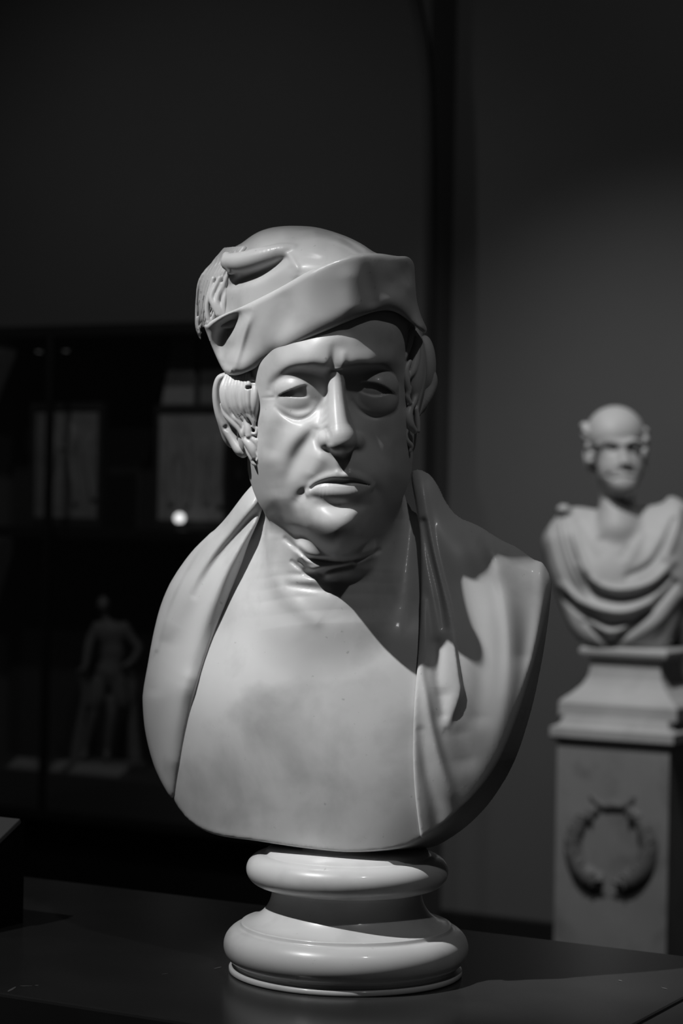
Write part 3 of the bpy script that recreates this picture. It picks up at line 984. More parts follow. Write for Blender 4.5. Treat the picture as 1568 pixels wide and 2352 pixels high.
# heights above the table in sculpting units
socle = socle_piece('socle', [(264, 0), (268, 2), (269, 4), (269, 11), (267, 13), (256, 14)] + arc(234, 62, 48, -64, 58, 24, 46) + [(252, 103), (246, 104), (244, 107), (243, 112)] + arc(252, 188, 79, -97, -179, 20, 75)
                    + [(173, 196), (176, 200)], bust, MARBLE_SOCLE)
socle_piece('socle_ring', [(150, 190), (185, 199)] + arc(192, 236, 41, -88, 88, 24, 37) + [(190, 274), (186, 282), (120, 287), (98, 310), (98, 345)], socle, MARBLE_SOCLE)

# ------------------------------------------------------------------ helpers for the room
def PY(px, py, Y):
    """the point where the line of sight through a photo pixel meets the vertical plane y = Y"""
    o = np.array(-VIEW * DIST + UP * EYE)
    d = W(px, py, 0.0) - o
    return Vector(o + d * ((Y - o[1]) / d[1]))


def bevel_box(name, lo, hi, material, parent=None, bevel=0.0, seg=2, off=None):
    bm = bmesh.new()
    bmesh.ops.create_cube(bm, size=1.0)
    for v in bm.verts:
        v.co = Vector([lo[i] if v.co[i] < 0 else hi[i] for i in range(3)])
    if bevel:
        bmesh.ops.bevel(bm, geom=bm.edges[:], offset=bevel, segments=seg, affect='EDGES', profile=0.5)
    return finish(name, bm, material, parent)


def finish(name, bm, material, parent=None, smooth=False):
    me = bpy.data.meshes.new(name)
    bmesh.ops.recalc_face_normals(bm, faces=bm.faces[:])
    bm.to_mesh(me)
    bm.free()
    if smooth:
        me.polygons.foreach_set('use_smooth', np.ones(len(me.polygons), bool))
    me.materials.append(material)
    o = bpy.data.objects.new(name, me)
    col.objects.link(o)
    if parent is not None:
        o.parent = parent
        if parent.parent is None:
            o.location = -parent.location
    return o


def square_loft(name, prof, cx, cy, material, parent, depth_ratio=1.0, smooth=False):
    """square-plan moulding: prof = (half width, z) from bottom to top"""
    bm = bmesh.new()
    rings = []
    for hw, z in prof:
        hd = hw * depth_ratio
        rings.append([bm.verts.new((cx + sx * hw, cy + sy * hd, z)) for sx, sy in ((-1, -1), (1, -1), (1, 1), (-1, 1))])
    for a, b in zip(rings, rings[1:]):
        for i in range(4):
            j = (i + 1) % 4
            bm.faces.new((a[i], a[j], b[j], b[i]))
    bm.faces.new(rings[0][::-1])
    bm.faces.new(rings[-1])
    return finish(name, bm, material, parent, smooth)


def sweep(name, pts, material, parent=None, sides=10, cyc=False):
    """round tapering tube along (x, y, z, r)"""
    c = smooth_line(pts, 6)
    bm = bmesh.new()
    rings = []
    for i, q in enumerate(c):
        t = Vector(c[min(i + 1, len(c) - 1)][:3] - c[max(i - 1, 0)][:3]).normalized()
        a = t.orthogonal().normalized() if abs(t.y) > 0.9 else t.cross(Vector((0, 1, 0))).normalized()
        b = t.cross(a)
        rings.append([bm.verts.new(Vector(q[:3]) + (a * math.cos(2 * math.pi * k / sides) + b * math.sin(2 * math.pi * k / sides)) * q[3]) for k in range(sides)])
    for a, b in zip(rings, rings[1:]):
        for i in range(sides):
            j = (i + 1) % sides
            bm.faces.new((a[i], a[j], b[j], b[i]))
    bm.faces.new(rings[0][::-1]); bm.faces.new(rings[-1])
    return finish(name, bm, material, parent, True)


# ------------------------------------------------------------------ room shell
WALL_R = 4.30            # the lit wall on the right
WALL_L = 4.12            # the wall with the showcase stands a little forward
corner = PY(1034, 900, WALL_R)
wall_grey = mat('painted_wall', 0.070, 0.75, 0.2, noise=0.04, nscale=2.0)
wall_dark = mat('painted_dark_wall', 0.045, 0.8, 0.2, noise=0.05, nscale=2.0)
floor_mat = mat('dark_floor', 0.02, 0.35, 0.4, noise=0.15, nscale=3.0)
trim_mat = mat('dark_trim', 0.008, 0.5, 0.3)

def structure(o):
    o['kind'] = 'structure'
    return o

structure(bevel_box('floor', (-6, -4, -0.1), (5, 5, 0), floor_mat))
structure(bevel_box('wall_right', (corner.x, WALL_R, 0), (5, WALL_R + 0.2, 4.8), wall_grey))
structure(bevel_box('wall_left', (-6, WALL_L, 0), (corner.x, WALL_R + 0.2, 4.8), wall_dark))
bz = PY(1150, 2106, WALL_R - 0.02).z
structure(bevel_box('baseboard_right', (corner.x + 0.001, WALL_R - 0.02, 0), (5, WALL_R, bz), trim_mat, bevel=0.004))
# thin arched moulding on the left wall
ab = [PY(x, y, WALL_L) for x, y in ((985, 1500), (986, 1000), (988, 500), (986, 250), (978, 120), (962, 30), (935, -60), (880, -150), (800, -210))]
bm = bmesh.new()
c = smooth_line([(q.x, q.z) for q in ab], 6)
prev = None
for i, q in enumerate(c):
    t = c[min(i + 1, len(c) - 1)] - c[max(i - 1, 0)]
    t = t / np.linalg.norm(t)
    nrm = np.array([-t[1], t[0]])
    ring = [bm.verts.new((q[0] + nrm[0] * s, WALL_L - d, q[1] + nrm[1] * s)) for s, d in ((-0.018, 0.0), (-0.012, 0.016), (0.012, 0.016), (0.018, 0.0))]
    if prev:
        for k in range(3):
            bm.faces.new((prev[k], prev[k + 1], ring[k + 1], ring[k]))
    prev = ring
structure(finish('trim_1', bm, trim_mat))

# ------------------------------------------------------------------ table under the bust
table_mat = mat('polished_black_stone', 0.030, 0.24, 0.4, noise=0.12, nscale=14, bump=0.02)
black_mat = mat('black_lacquer', 0.004, 0.45, 0.3)
T_Y0, T_Y1, T_X1 = -0.25, 0.28, 0.33
table = tag(empty('display_table', (0, 0.015, 0)), 'black table with polished stone top carrying the large bust', 'table')
bevel_box('stone_top', (-0.95, T_Y0, TABLE_Z - 0.035), (T_X1, T_Y1, TABLE_Z), table_mat, table, 0.003)
bevel_box('stone_top', (T_X1 + 0.0015, T_Y0, TABLE_Z - 0.035), (0.95, T_Y1, TABLE_Z - 0.0005), table_mat, table, 0.003)
bevel_box('cabinet', (-0.93, T_Y0 + 0.03, 0.0), (0.93, T_Y1 - 0.03, TABLE_Z - 0.035), black_mat, table, 0.004)
# pale scratches worn into the front corner and beside the socle
chip_mat = mat('worn_stone', 0.12, 0.6, 0.3)
def on_table(px, py):
    o = np.array(-VIEW * DIST + UP * EYE)
    d = W(px, py, 0.0) - o
    return Vector(o + d * ((TABLE_Z - o[2]) / d[2]))
rnd = random.Random(11)
for a, b, w in (((18, 2278), (36, 2267), 2.4), ((46, 2265), (74, 2265), 2.2), ((80, 2264), (88, 2263), 2.2), ((492, 2225), (508, 2221), 2.0), ((372, 2238), (385, 2236), 1.2), ((1420, 2251), (1428, 2254), 1.8), ((1518, 2268), (1532, 2272), 2.0)):
    p, q = on_table(*a), on_table(*b)
    n = Vector((-(q - p).y, (q - p).x, 0)).normalized() * w * UNIT * 1.6
    bm = bmesh.new()
    k = 6
    up_, dn = [], []
    for i in range(k + 1):
        m = p.lerp(q, i / k) + Vector((0, 0, 0.0002))
        f = math.sin(math.pi * (0.15 + 0.7 * i / k)) * rnd.uniform(0.6, 1.1)
        up_.append(bm.verts.new(m + n * f)); dn.append(bm.verts.new(m - n * f))
    for i in range(k):
        bm.faces.new((dn[i], dn[i + 1], up_[i + 1], up_[i]))
    finish('scratch', bm, chip_mat, table)

# ------------------------------------------------------------------ label stand at the table's left end
panel_mat = mat('label_panel', 0.10, 0.5, 0.4)
chrome = mat('metal_rim', 0.35, 0.25, 0.5, metal=1.0)
stand_back = on_table(10, 2150)
sx1 = stand_back.x - 0.029
stand = tag(empty('label_stand', (sx1 - 0.1, stand_back.y + 0.02, TABLE_Z)), 'dark box-shaped label stand with sloping grey panels at left end of table', 'stand')
sy0, sy1 = stand_back.y - 0.045, stand_back.y + 0.07
bm = bmesh.new()
zt0, zt1 = TABLE_Z + 0.062, TABLE_Z + 0.112
prof = [(sy0, TABLE_Z), (sy1, TABLE_Z), (sy1, zt1), (sy1 - 0.01, zt1 + 0.002), (sy0, zt0)]
L_ = [bm.verts.new((sx1 - 0.22, y, z)) for y, z in prof]
R_ = [bm.verts.new((sx1, y, z)) for y, z in prof]
for i in range(5):
    j = (i + 1) % 5
    bm.faces.new((L_[i], L_[j], R_[j], R_[i]))
bm.faces.new(L_[::-1]); bm.faces.new(R_)
finish('housing', bm, black_mat, stand)


def slope_panel(name, t0, t1, x0, x1, material, parent, lift=0.003, thick=0.006):
    a = Vector((0, sy0, zt0)); b = Vector((0, sy1 - 0.01, zt1 + 0.002))
    d = b - a
    n = Vector((0, -d.z, d.y)).normalized()
    bm = bmesh.new()
    vs = [[bm.verts.new(Vector((x, 0, 0)) + a + d * t + n * h) for x, t in ((x0, t0), (x1, t0), (x1, t1), (x0, t1))] for h in (lift - thick, lift)]
    bm.faces.new(vs[1]); bm.faces.new(vs[0][::-1])
    for i in range(4):
        j = (i + 1) % 4
        bm.faces.new((vs[0][i], vs[0][j], vs[1][j], vs[1][i]))
    bmesh.ops.bevel(bm, geom=bm.edges[:], offset=0.0012, segments=2, affect='EDGES', profile=0.5)
    return finish(name, bm, material, parent)

slope_panel('label_panel', 0.56, 0.98, sx1 - 0.21, sx1 + 0.004, panel_mat, stand)
low = slope_panel('label_panel', 0.02, 0.48, sx1 - 0.21, sx1 - 0.010, panel_mat, stand)
slope_panel('rim', 0.02, 0.50, sx1 - 0.006, sx1 - 0.001, chrome, low, 0.005)

# ------------------------------------------------------------------ the second bust on its pedestal
PED_Y = 3.62                                            # plane of the pedestal's front face
old_marble = mat('weathered_marble', 0.40, 0.55, 0.3, noise=0.08, nscale=7, stain=0.12)
ped_marble = mat('veined_grey_marble', 0.24, 0.5, 0.35, noise=0.12, nscale=5, stain=0.35)
shaft_l, shaft_r = PY(1276, 1900, PED_Y), PY(1534, 1900, PED_Y)
pcx = (shaft_l.x + shaft_r.x) / 2
hw = (shaft_r.x - shaft_l.x) / 2
pcy = PED_Y + hw
z_shaft = PY(1405, 1712, PED_Y).z
z_cap = PY(1405, 1652, PED_Y).z
ped = tag(empty('pedestal', (pcx, pcy, 0)), 'tall square grey marble pedestal with carved wreath under the toga bust', 'pedestal')
square_loft('plinth', [(hw + 0.05, 0), (hw + 0.05, 0.1), (hw + 0.03, 0.13), (hw, 0.15)], pcx, pcy, ped_marble, ped)
shaft = square_loft('shaft', [(hw, 0.15), (hw, z_shaft)], pcx, pcy, ped_marble, ped)
capw = PY(1405, 1690, PED_Y).x - PY(1256, 1690, PED_Y).x - 0.012
square_loft('cornice', [(hw - 0.01, z_shaft), (capw - 0.016, z_shaft + 0.002), (capw - 0.004, z_shaft + 0.010), (capw, z_shaft + 0.016), (capw, z_shaft + 0.04), (capw - 0.02, z_shaft + 0.05), (capw - 0.028, z_cap)], pcx, pcy, old_marble, ped)
# wreath: two swelling garlands, a knot and ribbon ends, carved in relief
def on_shaft(px, py, r):
    q = PY(px, py, PED_Y)
    return (q.x, PED_Y + r * 0.30, q.z, r * 1.2)
wreath_mat = mat('carved_grey_marble', 0.13, 0.6, 0.3, noise=0.12, nscale=6, bump=0.6)
s_ = 1 / 833
for pts in ([(1372, 1856, 10), (1335, 1885, 16), (1316, 1940, 19), (1332, 1992, 22), (1362, 2018, 23), (1386, 2026, 18)],
            [(1440, 1858, 10), (1472, 1888, 16), (1490, 1940, 19), (1477, 1994, 22), (1448, 2020, 23), (1420, 2030, 18)]):
    garland = sweep('garland', [on_shaft(x, y, r * s_) for x, y, r in pts], wreath_mat, shaft, 12)
rib = [(1356, 1826, 5), (1368, 1840, 7), (1388, 1852, 9), (1408, 1850, 10), (1430, 1852, 9), (1448, 1842, 7), (1456, 1828, 5)]
sweep('ribbon', [on_shaft(x, y, r * s_) for x, y, r in rib], wreath_mat, shaft, 10)
# small leaves standing on the garlands
leaf_me = None
for g, sgn in (([(1350, 1872), (1328, 1900), (1318, 1930), (1318, 1960), (1330, 1985), (1352, 2008), (1376, 2020)], -1),
               ([(1458, 1874), (1478, 1905), (1488, 1935), (1487, 1965), (1474, 1992), (1452, 2012), (1428, 2024)], 1)):
    for i, (x, y) in enumerate(g):
        for k in (-1, 1):
            q = PY(x + k * 7, y, PED_Y)
            if leaf_me is None:
                bm = bmesh.new()
                vs = [bm.verts.new(v) for v in ((0, -0.004, -0.02), (0.009, 0, 0), (0, -0.006, 0), (-0.009, 0, 0), (0, -0.004, 0.02))]
                for f in ((0, 1, 2), (0, 2, 3), (4, 2, 1), (4, 3, 2)):
                    bm.faces.new([vs[a] for a in f])
                o = finish('leaf', bm, wreath_mat, shaft)
                leaf_me = o.data
            else:
                o = bpy.data.objects.new('leaf', leaf_me)
                col.objects.link(o)
                o.parent = shaft
            o.location = Vector((q.x, PED_Y - (0.011 + 0.0016 * i), q.z))
            o.rotation_euler = (0, sgn * (0.9 - 0.3 * i) + k * 0.5, 0)

# the bust itself
Y0 = float((PED_Y + hw - 0.0 - 0.0) * 1.0)
axis = Vector((pcx, pcy, 0))
Y_AX = (axis - (-VIEW * DIST)).dot(VIEW) / UNIT - F_PX           # depth of the bust's axis in sculpting units
K_AX = 1 + Y_AX / F_PX
def W2(px, py, d):
    return W(px, py, Y_AX + np.asarray(d) * K_AX)

z_s0 = z_cap
def zat(py):
    return float(W2(1410, py, 0)[2])
bgb = tag(empty('toga_bust', (pcx, pcy, z_cap)), 'small marble bust of a balding man in a toga on the wreath pedestal', 'bust')
u = K_AX * UNIT
sw = lambda a: a * u
square_loft('socle', [(sw(142), z_s0), (sw(142), zat(1612)), (sw(136), zat(1604)), (sw(118), zat(1590)), (sw(100), zat(1572)), (sw(90), zat(1555)), (sw(85), zat(1535)), (sw(84), zat(1516)),
                      (sw(86), zat(1508)), (sw(102), zat(1505)), (sw(106), zat(1498)), (sw(106), zat(1490)), (sw(100), zat(1484))], pcx, pcy, old_marble, bgb, 0.8)


def make_second_bust():
    v = Vol(spaced((1215, 1625, 2.6)), spaced((-135, 110, 3.2)), spaced((918, 1500, 2.6)))
    X, Z = v.X, v.Z
    pts = [(1240, 1235, 30), (1290, 1180, 10), (1350, 1175, 20), (1420, 1180, 15), (1500, 1170, 10), (1560, 1160, 0), (1600, 1200, 20),
           (1262, 1320, 10), (1320, 1250, -40), (1400, 1240, -40), (1480, 1240, -45), (1560, 1240, -40), (1610, 1300, 0),
           (1300, 1380, -15), (1340, 1330, -70), (1420, 1330, -85), (1500, 1330, -80), (1570, 1330, -50),
           (1330, 1440, -40), (1420, 1430, -85), (1520, 1430, -70), (1570, 1420, -30), (1420, 1500, -60), (1340, 1500, -30), (1540, 1500, -40),
           (1250, 1130, 90), (1400, 1120, 80), (1550, 1110, 80), (1220, 1240, 90)]
    A = np.zeros(X.shape)
    S = lambda *p: stroke(A, X, Z, list(p))
    # swags of the toga
    S((1345, 1325, -8, 9), (1370, 1358, -22, 10), (1410, 1374, -26, 12), (1455, 1372, -26, 12), (1500, 1355, -18, 10), (1535, 1330, -10, 8))
    S((1330, 1300, 8, 10), (1350, 1330, 12, 9), (1400, 1352, 12, 8), (1450, 1352, 12, 8), (1500, 1335, 10, 9), (1545, 1290, 8, 10))
    S((1290, 1345, 8, 9), (1330, 1380, 13, 10), (1390, 1402, 15, 11), (1440, 1404, 14, 10), (1490, 1385, 10, 9))
    S((1300, 1375, -9, 8), (1340, 1408, -16, 8), (1395, 1432, -18, 8), (1440, 1430, -15, 8), (1480, 1412, -10, 8))
    S((1550, 1340, -10, 8), (1510, 1385, -16, 8), (1470, 1425, -16, 7), (1425, 1462, -15, 7), (1405, 1478, -10, 7))
    S((1345, 1430, -8, 7), (1370, 1452, -10, 7), (1400, 1478, -12, 7))
    S((1360, 1430, 7, 9), (1400, 1452, 9, 9), (1440, 1438, 7, 9))
    S((1560, 1370, 6, 12), (1510, 1430, 8, 13), (1450, 1470, 6, 12))
    # shoulder folds
    for a in (0, 16, 34, 52):
        S((1268 + a * 0.7, 1190 + a * 0.3, -4, 5), (1278 + a * 0.8, 1250 + a * 0.4, -9, 6), (1300 + a, 1320 + a * 0.5, -9, 6), (1330 + a, 1370 + a * 0.2, -4, 6))
    S((1315, 1230, 6, 10), (1335, 1290, 8, 10), (1365, 1330, 6, 10))
    S((1548, 1195, -7, 7), (1520, 1260, -14, 8), (1490, 1300, -12, 8), (1440, 1325, -8, 8))
    S((1562, 1170, 10, 9), (1555, 1210, 10, 10), (1530, 1280, 9, 11))
    S((1330, 1200, -4, 10), (1380, 1270, -5, 10)); S((1470, 1230, 5, 12), (1440, 1290, 5, 12))
    S((1378, 1242, -7, 8), (1386, 1240, -6, 8)); S((1440, 1262, -5, 8), (1430, 1275, -4, 8))
    d = v.height(tps(pts, X, Z, 200) - A)
    hull = smooth_line([(1292, 1170), (1262, 1205), (1243, 1245), (1252, 1290), (1268, 1340), (1290, 1400), (1312, 1448), (1340, 1476), (1400, 1492), (1470, 1490), (1530, 1488),
                        (1560, 1440), (1585, 1380), (1605, 1310), (1612, 1240), (1595, 1180), (1560, 1146), (1535, 1140), (1510, 1158), (1400, 1172), (1330, 1164), (1292, 1170)], 4)
    d = smax(d, (poly_sd(hull, X, Z)[:, None, :]).astype(f32), f32(18))
    v.d = smax(d, (v.y[None, :, None] - 60).astype(f32), f32(10))
    v.ball((1294, 6, 1170), (16, 18, 12), k=16)
    v.tube([(1415, 25, 1110, 40), (1418, 22, 1150, 41), (1420, 10, 1195, 50), (1420, 0, 1220, 52)], k=16, n=3)
    v.tube([(1392, -2, 1140, 6), (1396, -14, 1165, 7), (1410, -26, 1195, 5)], k=8, n=3)
    # head
    v.ball((1412, 15, 998), (68, 84, 66), k=0)
    v.ball((1424, -16, 1074), (53, 56, 63), k=22)
    v.ball((1431, -46, 1112), (30, 27, 25), k=14)
    for s2 in ((1398, 1030, -52), (1455, 1028, -52)):
        v.ball((s2[0], s2[2] - 12, s2[1]), (17, 14, 10), k=10, op='sub')
        v.ball((s2[0], s2[2] + 8, s2[1] + 2), (13, 12, 9), k=4)
    v.tube([(1376, -46, 1022, 5), (1400, -60, 1014, 6), (1424, -66, 1018, 6)], k=8, n=3)
    v.tube([(1436, -66, 1018, 6), (1456, -60, 1012, 6), (1474, -46, 1018, 5)], k=8, n=3)
    v.tube([(1430, -58, 1018, 7), (1432, -67, 1045, 9), (1435, -74, 1062, 11)], k=9, n=3)
    v.ball((1423, -66, 1068), (8, 10, 8), k=5); v.ball((1447, -66, 1068), (8, 10, 8), k=5)
    v.tube([(1410, -58, 1094, 4), (1434, -70, 1088, 5), (1456, -58, 1093, 4)], k=6, n=3)
    v.tube([(1412, -56, 1103, 4), (1434, -66, 1103, 6), (1454, -56, 1102, 4)], k=6, n=3)
    v.tube([(1408, -64, 1098, 2), (1434, -76, 1097, 2.5), (1457, -62, 1098, 2)], k=3, n=3, op='sub')
    v.tube([(1412, -62, 1066, 3), (1398, -56, 1092, 4)], k=6, n=3, op='sub')
    v.tube([(1458, -62, 1066, 3), (1468, -54, 1092, 4)], k=6, n=3, op='sub')
    # side hair and ears
    r2 = random.Random(3)
    for i in range(16):
        t = i / 15
        v.ball((1344 + 16 * t + r2.uniform(-4, 4), 5 + r2.uniform(-18, 18), 978 + 100 * t), (10, 14, 9), k=5)
    v.tube([(1352, 8, 1030, 6), (1346, 10, 1045, 7), (1352, 6, 1068, 7), (1358, 2, 1078, 5)], k=5, n=3)
    for i in range(10):
        t = i / 9
        v.ball((1482 - 6 * t + r2.uniform(-3, 3), 10 + r2.uniform(-14, 14), 990 + 85 * t), (8, 14, 9), k=5)
    return v

sculpt('figure', make_second_bust(), old_marble, bgb, it=1, warp=W2)

# ------------------------------------------------------------------ glazed showcase on the left
CF = 3.70                                               # plane of the glass
case_mat = mat('case_lining', 0.030, 0.7, 0.2, noise=0.05, nscale=3)
case_black = mat('case_metal', 0.006, 0.4, 0.4)
glass = bpy.data.materials.new('case_glass')
glass.use_nodes = True
nt = glass.node_tree
for n in list(nt.nodes):
    if n.type != 'OUTPUT_MATERIAL':
        nt.nodes.remove(n)
mix = nt.nodes.new('ShaderNodeMixShader'); tr = nt.nodes.new('ShaderNodeBsdfTransparent'); gl = nt.nodes.new('ShaderNodeBsdfGlossy')
tr.inputs[0].default_value = (0.92, 0.92, 0.92, 1); gl.inputs['Roughness'].default_value = 0.02
mix.inputs[0].default_value = 0.05
nt.links.new(tr.outputs[0], mix.inputs[1]); nt.links.new(gl.outputs[0], mix.inputs[2])
nt.links.new(mix.outputs[0], nt.nodes['Material Output'].inputs[0])

cx0 = PY(-140, 1200, CF).x
cx1 = PY(770, 1200, CF).x
z_top0, z_top1 = PY(300, 772, CF).z, PY(300, 742, CF).z
z_shelf = PY(250, 1214, CF + 0.12).z
z_bot = PY(300, 1905, CF).z
z_deck = PY(240, 1768, CF + 0.17).z
case = tag(empty('showcase', ((cx0 + cx1) / 2, CF + 0.2, 0)), 'tall dark glazed showcase against the left wall', 'showcase')
bevel_box('back_panel', (cx0, WALL_L - 0.03, z_bot), (cx1, WALL_L - 0.005, z_top1), case_mat, case)
bevel_box('top_rail', (cx0, CF - 0.01, z_top0), (cx1, WALL_L - 0.005, z_top1), case_black, case, 0.004)
bevel_box('deck', (cx0, CF, z_bot + 0.03), (cx1, WALL_L - 0.03, z_deck), case_mat, case, 0.003)
bevel_box('bottom_rail', (cx0, CF - 0.012, z_bot), (cx1, WALL_L - 0.005, z_bot + 0.03), case_black, case, 0.004)
bevel_box('shelf', (cx0 + 0.01, CF + 0.05, z_shelf - 0.034), (cx1 - 0.01, WALL_L - 0.03, z_shelf), case_black, case, 0.003)
bevel_box('base', (cx0 + 0.03, CF + 0.05, 0), (cx1 - 0.03, WALL_L - 0.005, z_bot), black_mat, case, 0.003)
for px in (-140, 108, 770):
    q = PY(px, 1300, CF).x
    bevel_box('upright', (q - 0.011, CF - 0.01, z_bot + 0.03), (q + 0.011, CF + 0.012, z_top0), case_black, case, 0.003)
for a, b in ((-140, 108), (108, 770)):
    xa, xb = PY(a, 1300, CF).x + 0.011, PY(b, 1300, CF).x - 0.011
    bevel_box('glass_pane', (xa, CF - 0.003, z_bot + 0.03), (xb, CF + 0.003, z_top0), glass, case)

# framed relief plaques on the shelf
frame_mat = mat('plaque_frame', 0.02, 0.5, 0.4)
stone_mat = mat('relief_stone', 0.16, 0.6, 0.3, noise=0.1, nscale=12, stain=0.2)
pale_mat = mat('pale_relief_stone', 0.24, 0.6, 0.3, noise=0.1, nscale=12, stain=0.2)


def plaque(name, label, px0, px1, py0, py1, Y, figs, material, margin=10):
    a, b = PY(px0, py1, Y), PY(px1, py0, Y)
    z0 = z_shelf + 0.001
    t = tag(empty(name, ((a.x + b.x) / 2, Y + 0.02, z_shelf)), label, 'relief', 'reliefs on the showcase shelf')
    m = margin / 731
    top = b.z
    bevel_box('backing', (a.x, Y + 0.012, z0), (b.x, Y + 0.035, top), frame_mat, t, 0.002)
    f = [((a.x, z0), (a.x + m, top)), ((b.x - m, z0), (b.x, top)), ((a.x + m, z0), (b.x - m, z0 + m * 2.2)), ((a.x + m, top - m * 1.6), (b.x - m, top))]
    for (x0, zz0), (x1, zz1) in f:
        bevel_box('frame_bar', (x0, Y - 0.006, zz0), (x1, Y + 0.012, zz1), frame_mat, t, 0.003)
    bevel_box('slab', (a.x + m, Y + 0.004, z0 + m * 2.2), (b.x - m, Y + 0.012, top - m * 1.6), material, t, 0.001)
    for pts in figs:
        q = [(PY(x, y, Y).x, Y + 0.004, PY(x, y, Y).z, r / 731) for x, y, r in pts]
        sweep('carved_figure', q, material, t, 10)
    return t

PQ = CF + 0.14
plaque('relief_plaque', 'framed stone relief with leaning figures on the showcase shelf, left of the lamp', 68, 236, 925, 1206, PQ,
       [[(118, 985, 7), (128, 1020, 12), (118, 1070, 13), (108, 1130, 9), (104, 1160, 6)],
        [(160, 970, 8), (168, 1000, 14), (160, 1050, 15), (170, 1110, 11), (172, 1160, 8)],
        [(205, 1000, 7), (200, 1040, 11), (206, 1100, 10), (214, 1150, 8)],
        [(128, 1015, 5), (150, 1030, 5), (178, 1010, 5)]], stone_mat)
plaque('relief_plaque', 'paler framed stone relief with standing figures on the shelf behind the lamp', 352, 526, 930, 1204, PQ,
       [[(392, 1010, 7), (394, 1045, 11), (388, 1100, 11), (392, 1160, 8)],
        [(432, 1005, 7), (428, 1040, 12), (434, 1100, 12), (428, 1165, 9)],
        [(470, 1010, 7), (472, 1050, 10), (468, 1110, 10), (474, 1160, 7)],
        [(500, 1000, 8), (502, 1060, 13), (500, 1120, 12), (504, 1165, 9)]], pale_mat)
# tapering panels over the right-hand plaque; the pale one stands for a light patch
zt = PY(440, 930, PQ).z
for pts, lab in (([(374, 915), (448, 915), (448, 768), (402, 768)], 'pale tapering panel shaped as a patch of light, standing on the right-hand framed relief, left piece'),
                 ([(462, 915), (525, 915), (512, 768), (462, 768)], 'darker tapering panel standing on the right-hand framed relief, right piece')):
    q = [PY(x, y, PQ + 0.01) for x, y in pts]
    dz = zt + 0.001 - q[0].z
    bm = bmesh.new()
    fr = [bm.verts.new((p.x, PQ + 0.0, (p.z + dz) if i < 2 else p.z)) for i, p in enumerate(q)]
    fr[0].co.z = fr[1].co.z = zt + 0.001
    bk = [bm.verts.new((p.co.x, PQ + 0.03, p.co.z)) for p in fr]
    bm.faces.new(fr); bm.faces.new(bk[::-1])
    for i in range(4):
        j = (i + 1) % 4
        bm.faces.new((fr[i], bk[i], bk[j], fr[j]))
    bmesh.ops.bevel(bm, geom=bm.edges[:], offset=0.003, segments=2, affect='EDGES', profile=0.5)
    tag(finish('tapered_panel', bm, pale_mat if 'pale' in lab else stone_mat), lab, 'slab')

# little shelf lamp, its bulb glowing
lamp_mat = mat('glowing_bulb', 0.8, 0.4, emit=1.2)
lp = PY(412, 1190, CF + 0.075)
lamp = tag(empty('shelf_lamp', (lp.x, lp.y, z_shelf)), 'small glowing lamp on the edge of the showcase shelf', 'lamp')
V_, Q_ = lathe([(0.012, 0), (0.014, 0.002), (0.014, 0.006), (0.006, 0.009), (0.005, lp.z - z_shelf - 0.012), (0.008, lp.z - z_shelf - 0.008)], 20)
link_mesh('lamp_foot', [(x + lp.x, y + lp.y, z + z_shelf) for x, y, z in V_], Q_, case_black, lamp)
V_, Q_ = lathe([(0.004, -0.012)] + arc(0, 0, 0.017, -60, 80, 8) + [(0.001, 0.0171)], 20)
link_mesh('bulb', [(x + lp.x, y + lp.y, z + lp.z) for x, y, z in V_], Q_, lamp_mat, lamp)

# two small spot fittings under the top rail
for px, py in ((90, 775), (152, 772)):
    q = PY(px, py, CF + 0.05)
    sp = tag(empty('case_spot', (q.x, q.y, z_top0)), 'tiny spot fitting under the showcase top, %s' % ('left of the upright' if px < 100 else 'right of the upright'), 'lamp', 'spot fittings in the showcase')
    V_, Q_ = lathe([(0.010, -0.036), (0.013, -0.034), (0.013, -0.004), (0.016, -0.002), (0.016, 0.0)], 20)
    link_mesh('housing', [(x + q.x, y + q.y, z + z_top0) for x, y, z in V_], Q_, case_black, sp)
    V_, Q_ = lathe([(0.001, -0.0385), (0.008, -0.038), (0.009, -0.0365)], 20)
    link_mesh('lens', [(x + q.x, y + q.y, z + z_top0) for x, y, z in V_], Q_, mat('faint_lens', 0.6, 0.4, emit=0.10), sp)


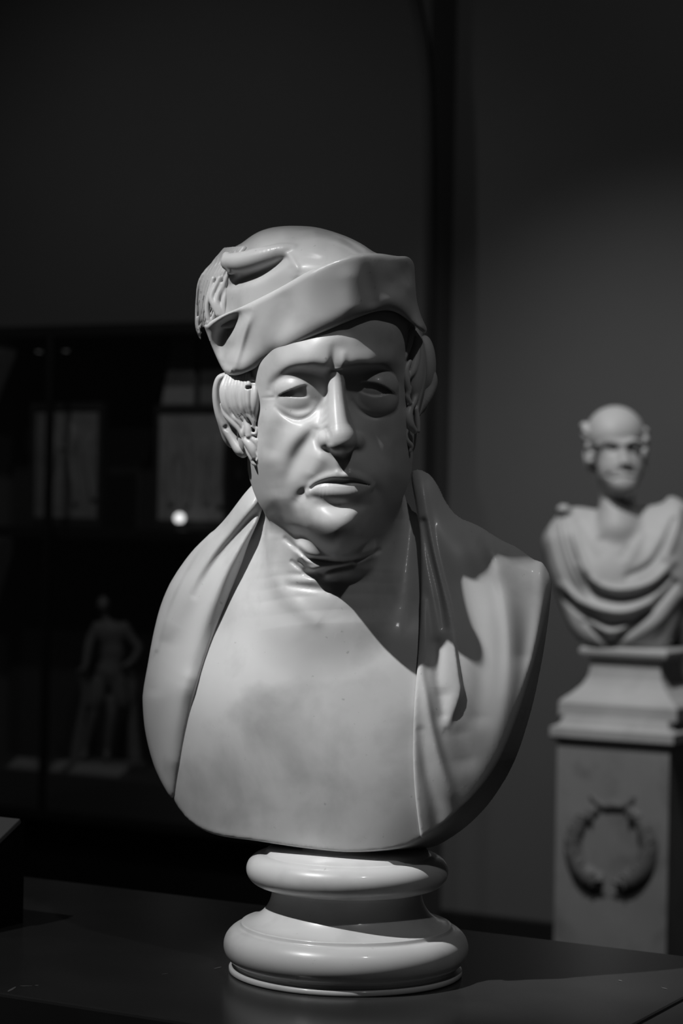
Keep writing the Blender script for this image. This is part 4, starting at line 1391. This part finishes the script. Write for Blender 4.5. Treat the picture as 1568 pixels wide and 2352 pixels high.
# statuette: a standing figure with one hand on the hip, a short tunic and a tree stump
def make_statuette():
    v = Vol(spaced((140, 342, 2.2)), spaced((-50, 50, 2.6)), spaced((1368, 1772, 2.2)))
    T = lambda *p, k=5.0, op='add': v.tube(list(p), k=k, n=4, op=op)
    v.ball((237, -2, 1388), (14, 17, 19), k=0)                       # head
    v.ball((236, -14, 1392), (9, 8, 11), k=5)
    T((238, 0, 1405, 8), (244, 2, 1428, 9))                           # neck
    v.ball((255, 2, 1455), (36, 20, 30), k=12)                        # chest
    v.ball((258, 0, 1500), (27, 18, 36), k=12)
    v.ball((252, 0, 1545), (32, 21, 34), k=12)                        # hips in a tunic
    T((225, 0, 1570, 18), (222, -4, 1600, 20), (216, -6, 1616, 18), k=10)
    T((272, 0, 1570, 20), (276, -2, 1602, 20), (280, 0, 1616, 18), k=10)
    T((224, 2, 1440, 13), (210, 2, 1465, 11), (202, -4, 1492, 10), (196, -12, 1530, 8), (188, -14, 1540, 7))   # arm resting on the stump
    T((285, 2, 1440, 13), (304, 2, 1470, 11), (318, 0, 1488, 10), (306, -8, 1515, 8), (288, -14, 1530, 8))      # arm akimbo
    T((222, -2, 1610, 13), (214, -6, 1640, 12), (204, 0, 1680, 11), (196, 2, 1715, 8), (194, -2, 1735, 8), (186, -14, 1742, 7))
    T((256, -2, 1610, 14), (256, -6, 1645, 12), (250, 0, 1690, 11), (246, 2, 1725, 8), (244, -14, 1742, 8))
    T((300, 12, 1560, 9), (305, 14, 1620, 11), (306, 14, 1680, 14), (310, 12, 1745, 17))                       # stump and cloak end
    T((296, 8, 1540, 10), (304, 10, 1580, 12), (300, 8, 1610, 9))
    T((188, 4, 1545, 12), (196, 8, 1600, 10), (180, 8, 1690, 11), (172, 8, 1745, 13))                           # draped support
    for x in (216, 232, 248, 264, 280):                               # tunic pleats
        T((x + 4, -18, 1560, 2.5), (x, -22, 1590, 3), (x - 2, -22, 1622, 3), k=3, op='sub')
    return v

CS_Y = CF + 0.17
st_axis = PY(240, 1745, CS_Y)
YS = (st_axis - (-VIEW * DIST + UP * EYE)).dot(VIEW) / UNIT - F_PX
KS = 1 + YS / F_PX
WS = lambda px, py, d: W(px, py, YS + np.asarray(d) * KS)
statue = tag(empty('statuette', (st_axis.x, st_axis.y, z_deck)), 'dim standing statuette with hand on hip on the showcase floor', 'statuette')
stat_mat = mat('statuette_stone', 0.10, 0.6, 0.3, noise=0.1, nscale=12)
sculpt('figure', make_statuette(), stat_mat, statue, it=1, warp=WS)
zb = float(WS(240, 1748, 0)[2])
bevel_box('plinth', (st_axis.x - 0.125, CS_Y - 0.075, z_deck), (st_axis.x + 0.115, CS_Y + 0.075, max(zb, z_deck + 0.012)), stat_mat, statue, 0.004)

# text panels leaning on the deck
card_mat = mat('caption_card', 0.16, 0.6, 0.3)
for (px0, px1, py0, py1), lab in (((20, 92, 1762, 1812), 'grey caption card at the far left of the showcase floor'), ((104, 142, 1764, 1815), 'narrow grey caption card beside the showcase upright'),
                                  ((160, 276, 1778, 1826), 'wide grey caption card in front of the statuette')):
    a = PY(px0, py1, CF + 0.03); b = PY(px1, py1, CF + 0.03)
    bm = bmesh.new()
    zc = z_deck
    pr = [(CF + 0.02, zc), (CF + 0.075, zc), (CF + 0.075, zc + 0.03), (CF + 0.02, zc + 0.006)]
    Lv = [bm.verts.new((a.x, y, z)) for y, z in pr]; Rv = [bm.verts.new((b.x, y, z)) for y, z in pr]
    for i in range(4):
        j = (i + 1) % 4
        bm.faces.new((Lv[i], Lv[j], Rv[j], Rv[i]))
    bm.faces.new(Lv[::-1]); bm.faces.new(Rv)
    tag(finish('caption_card', bm, card_mat), lab, 'card', 'caption cards in the showcase')
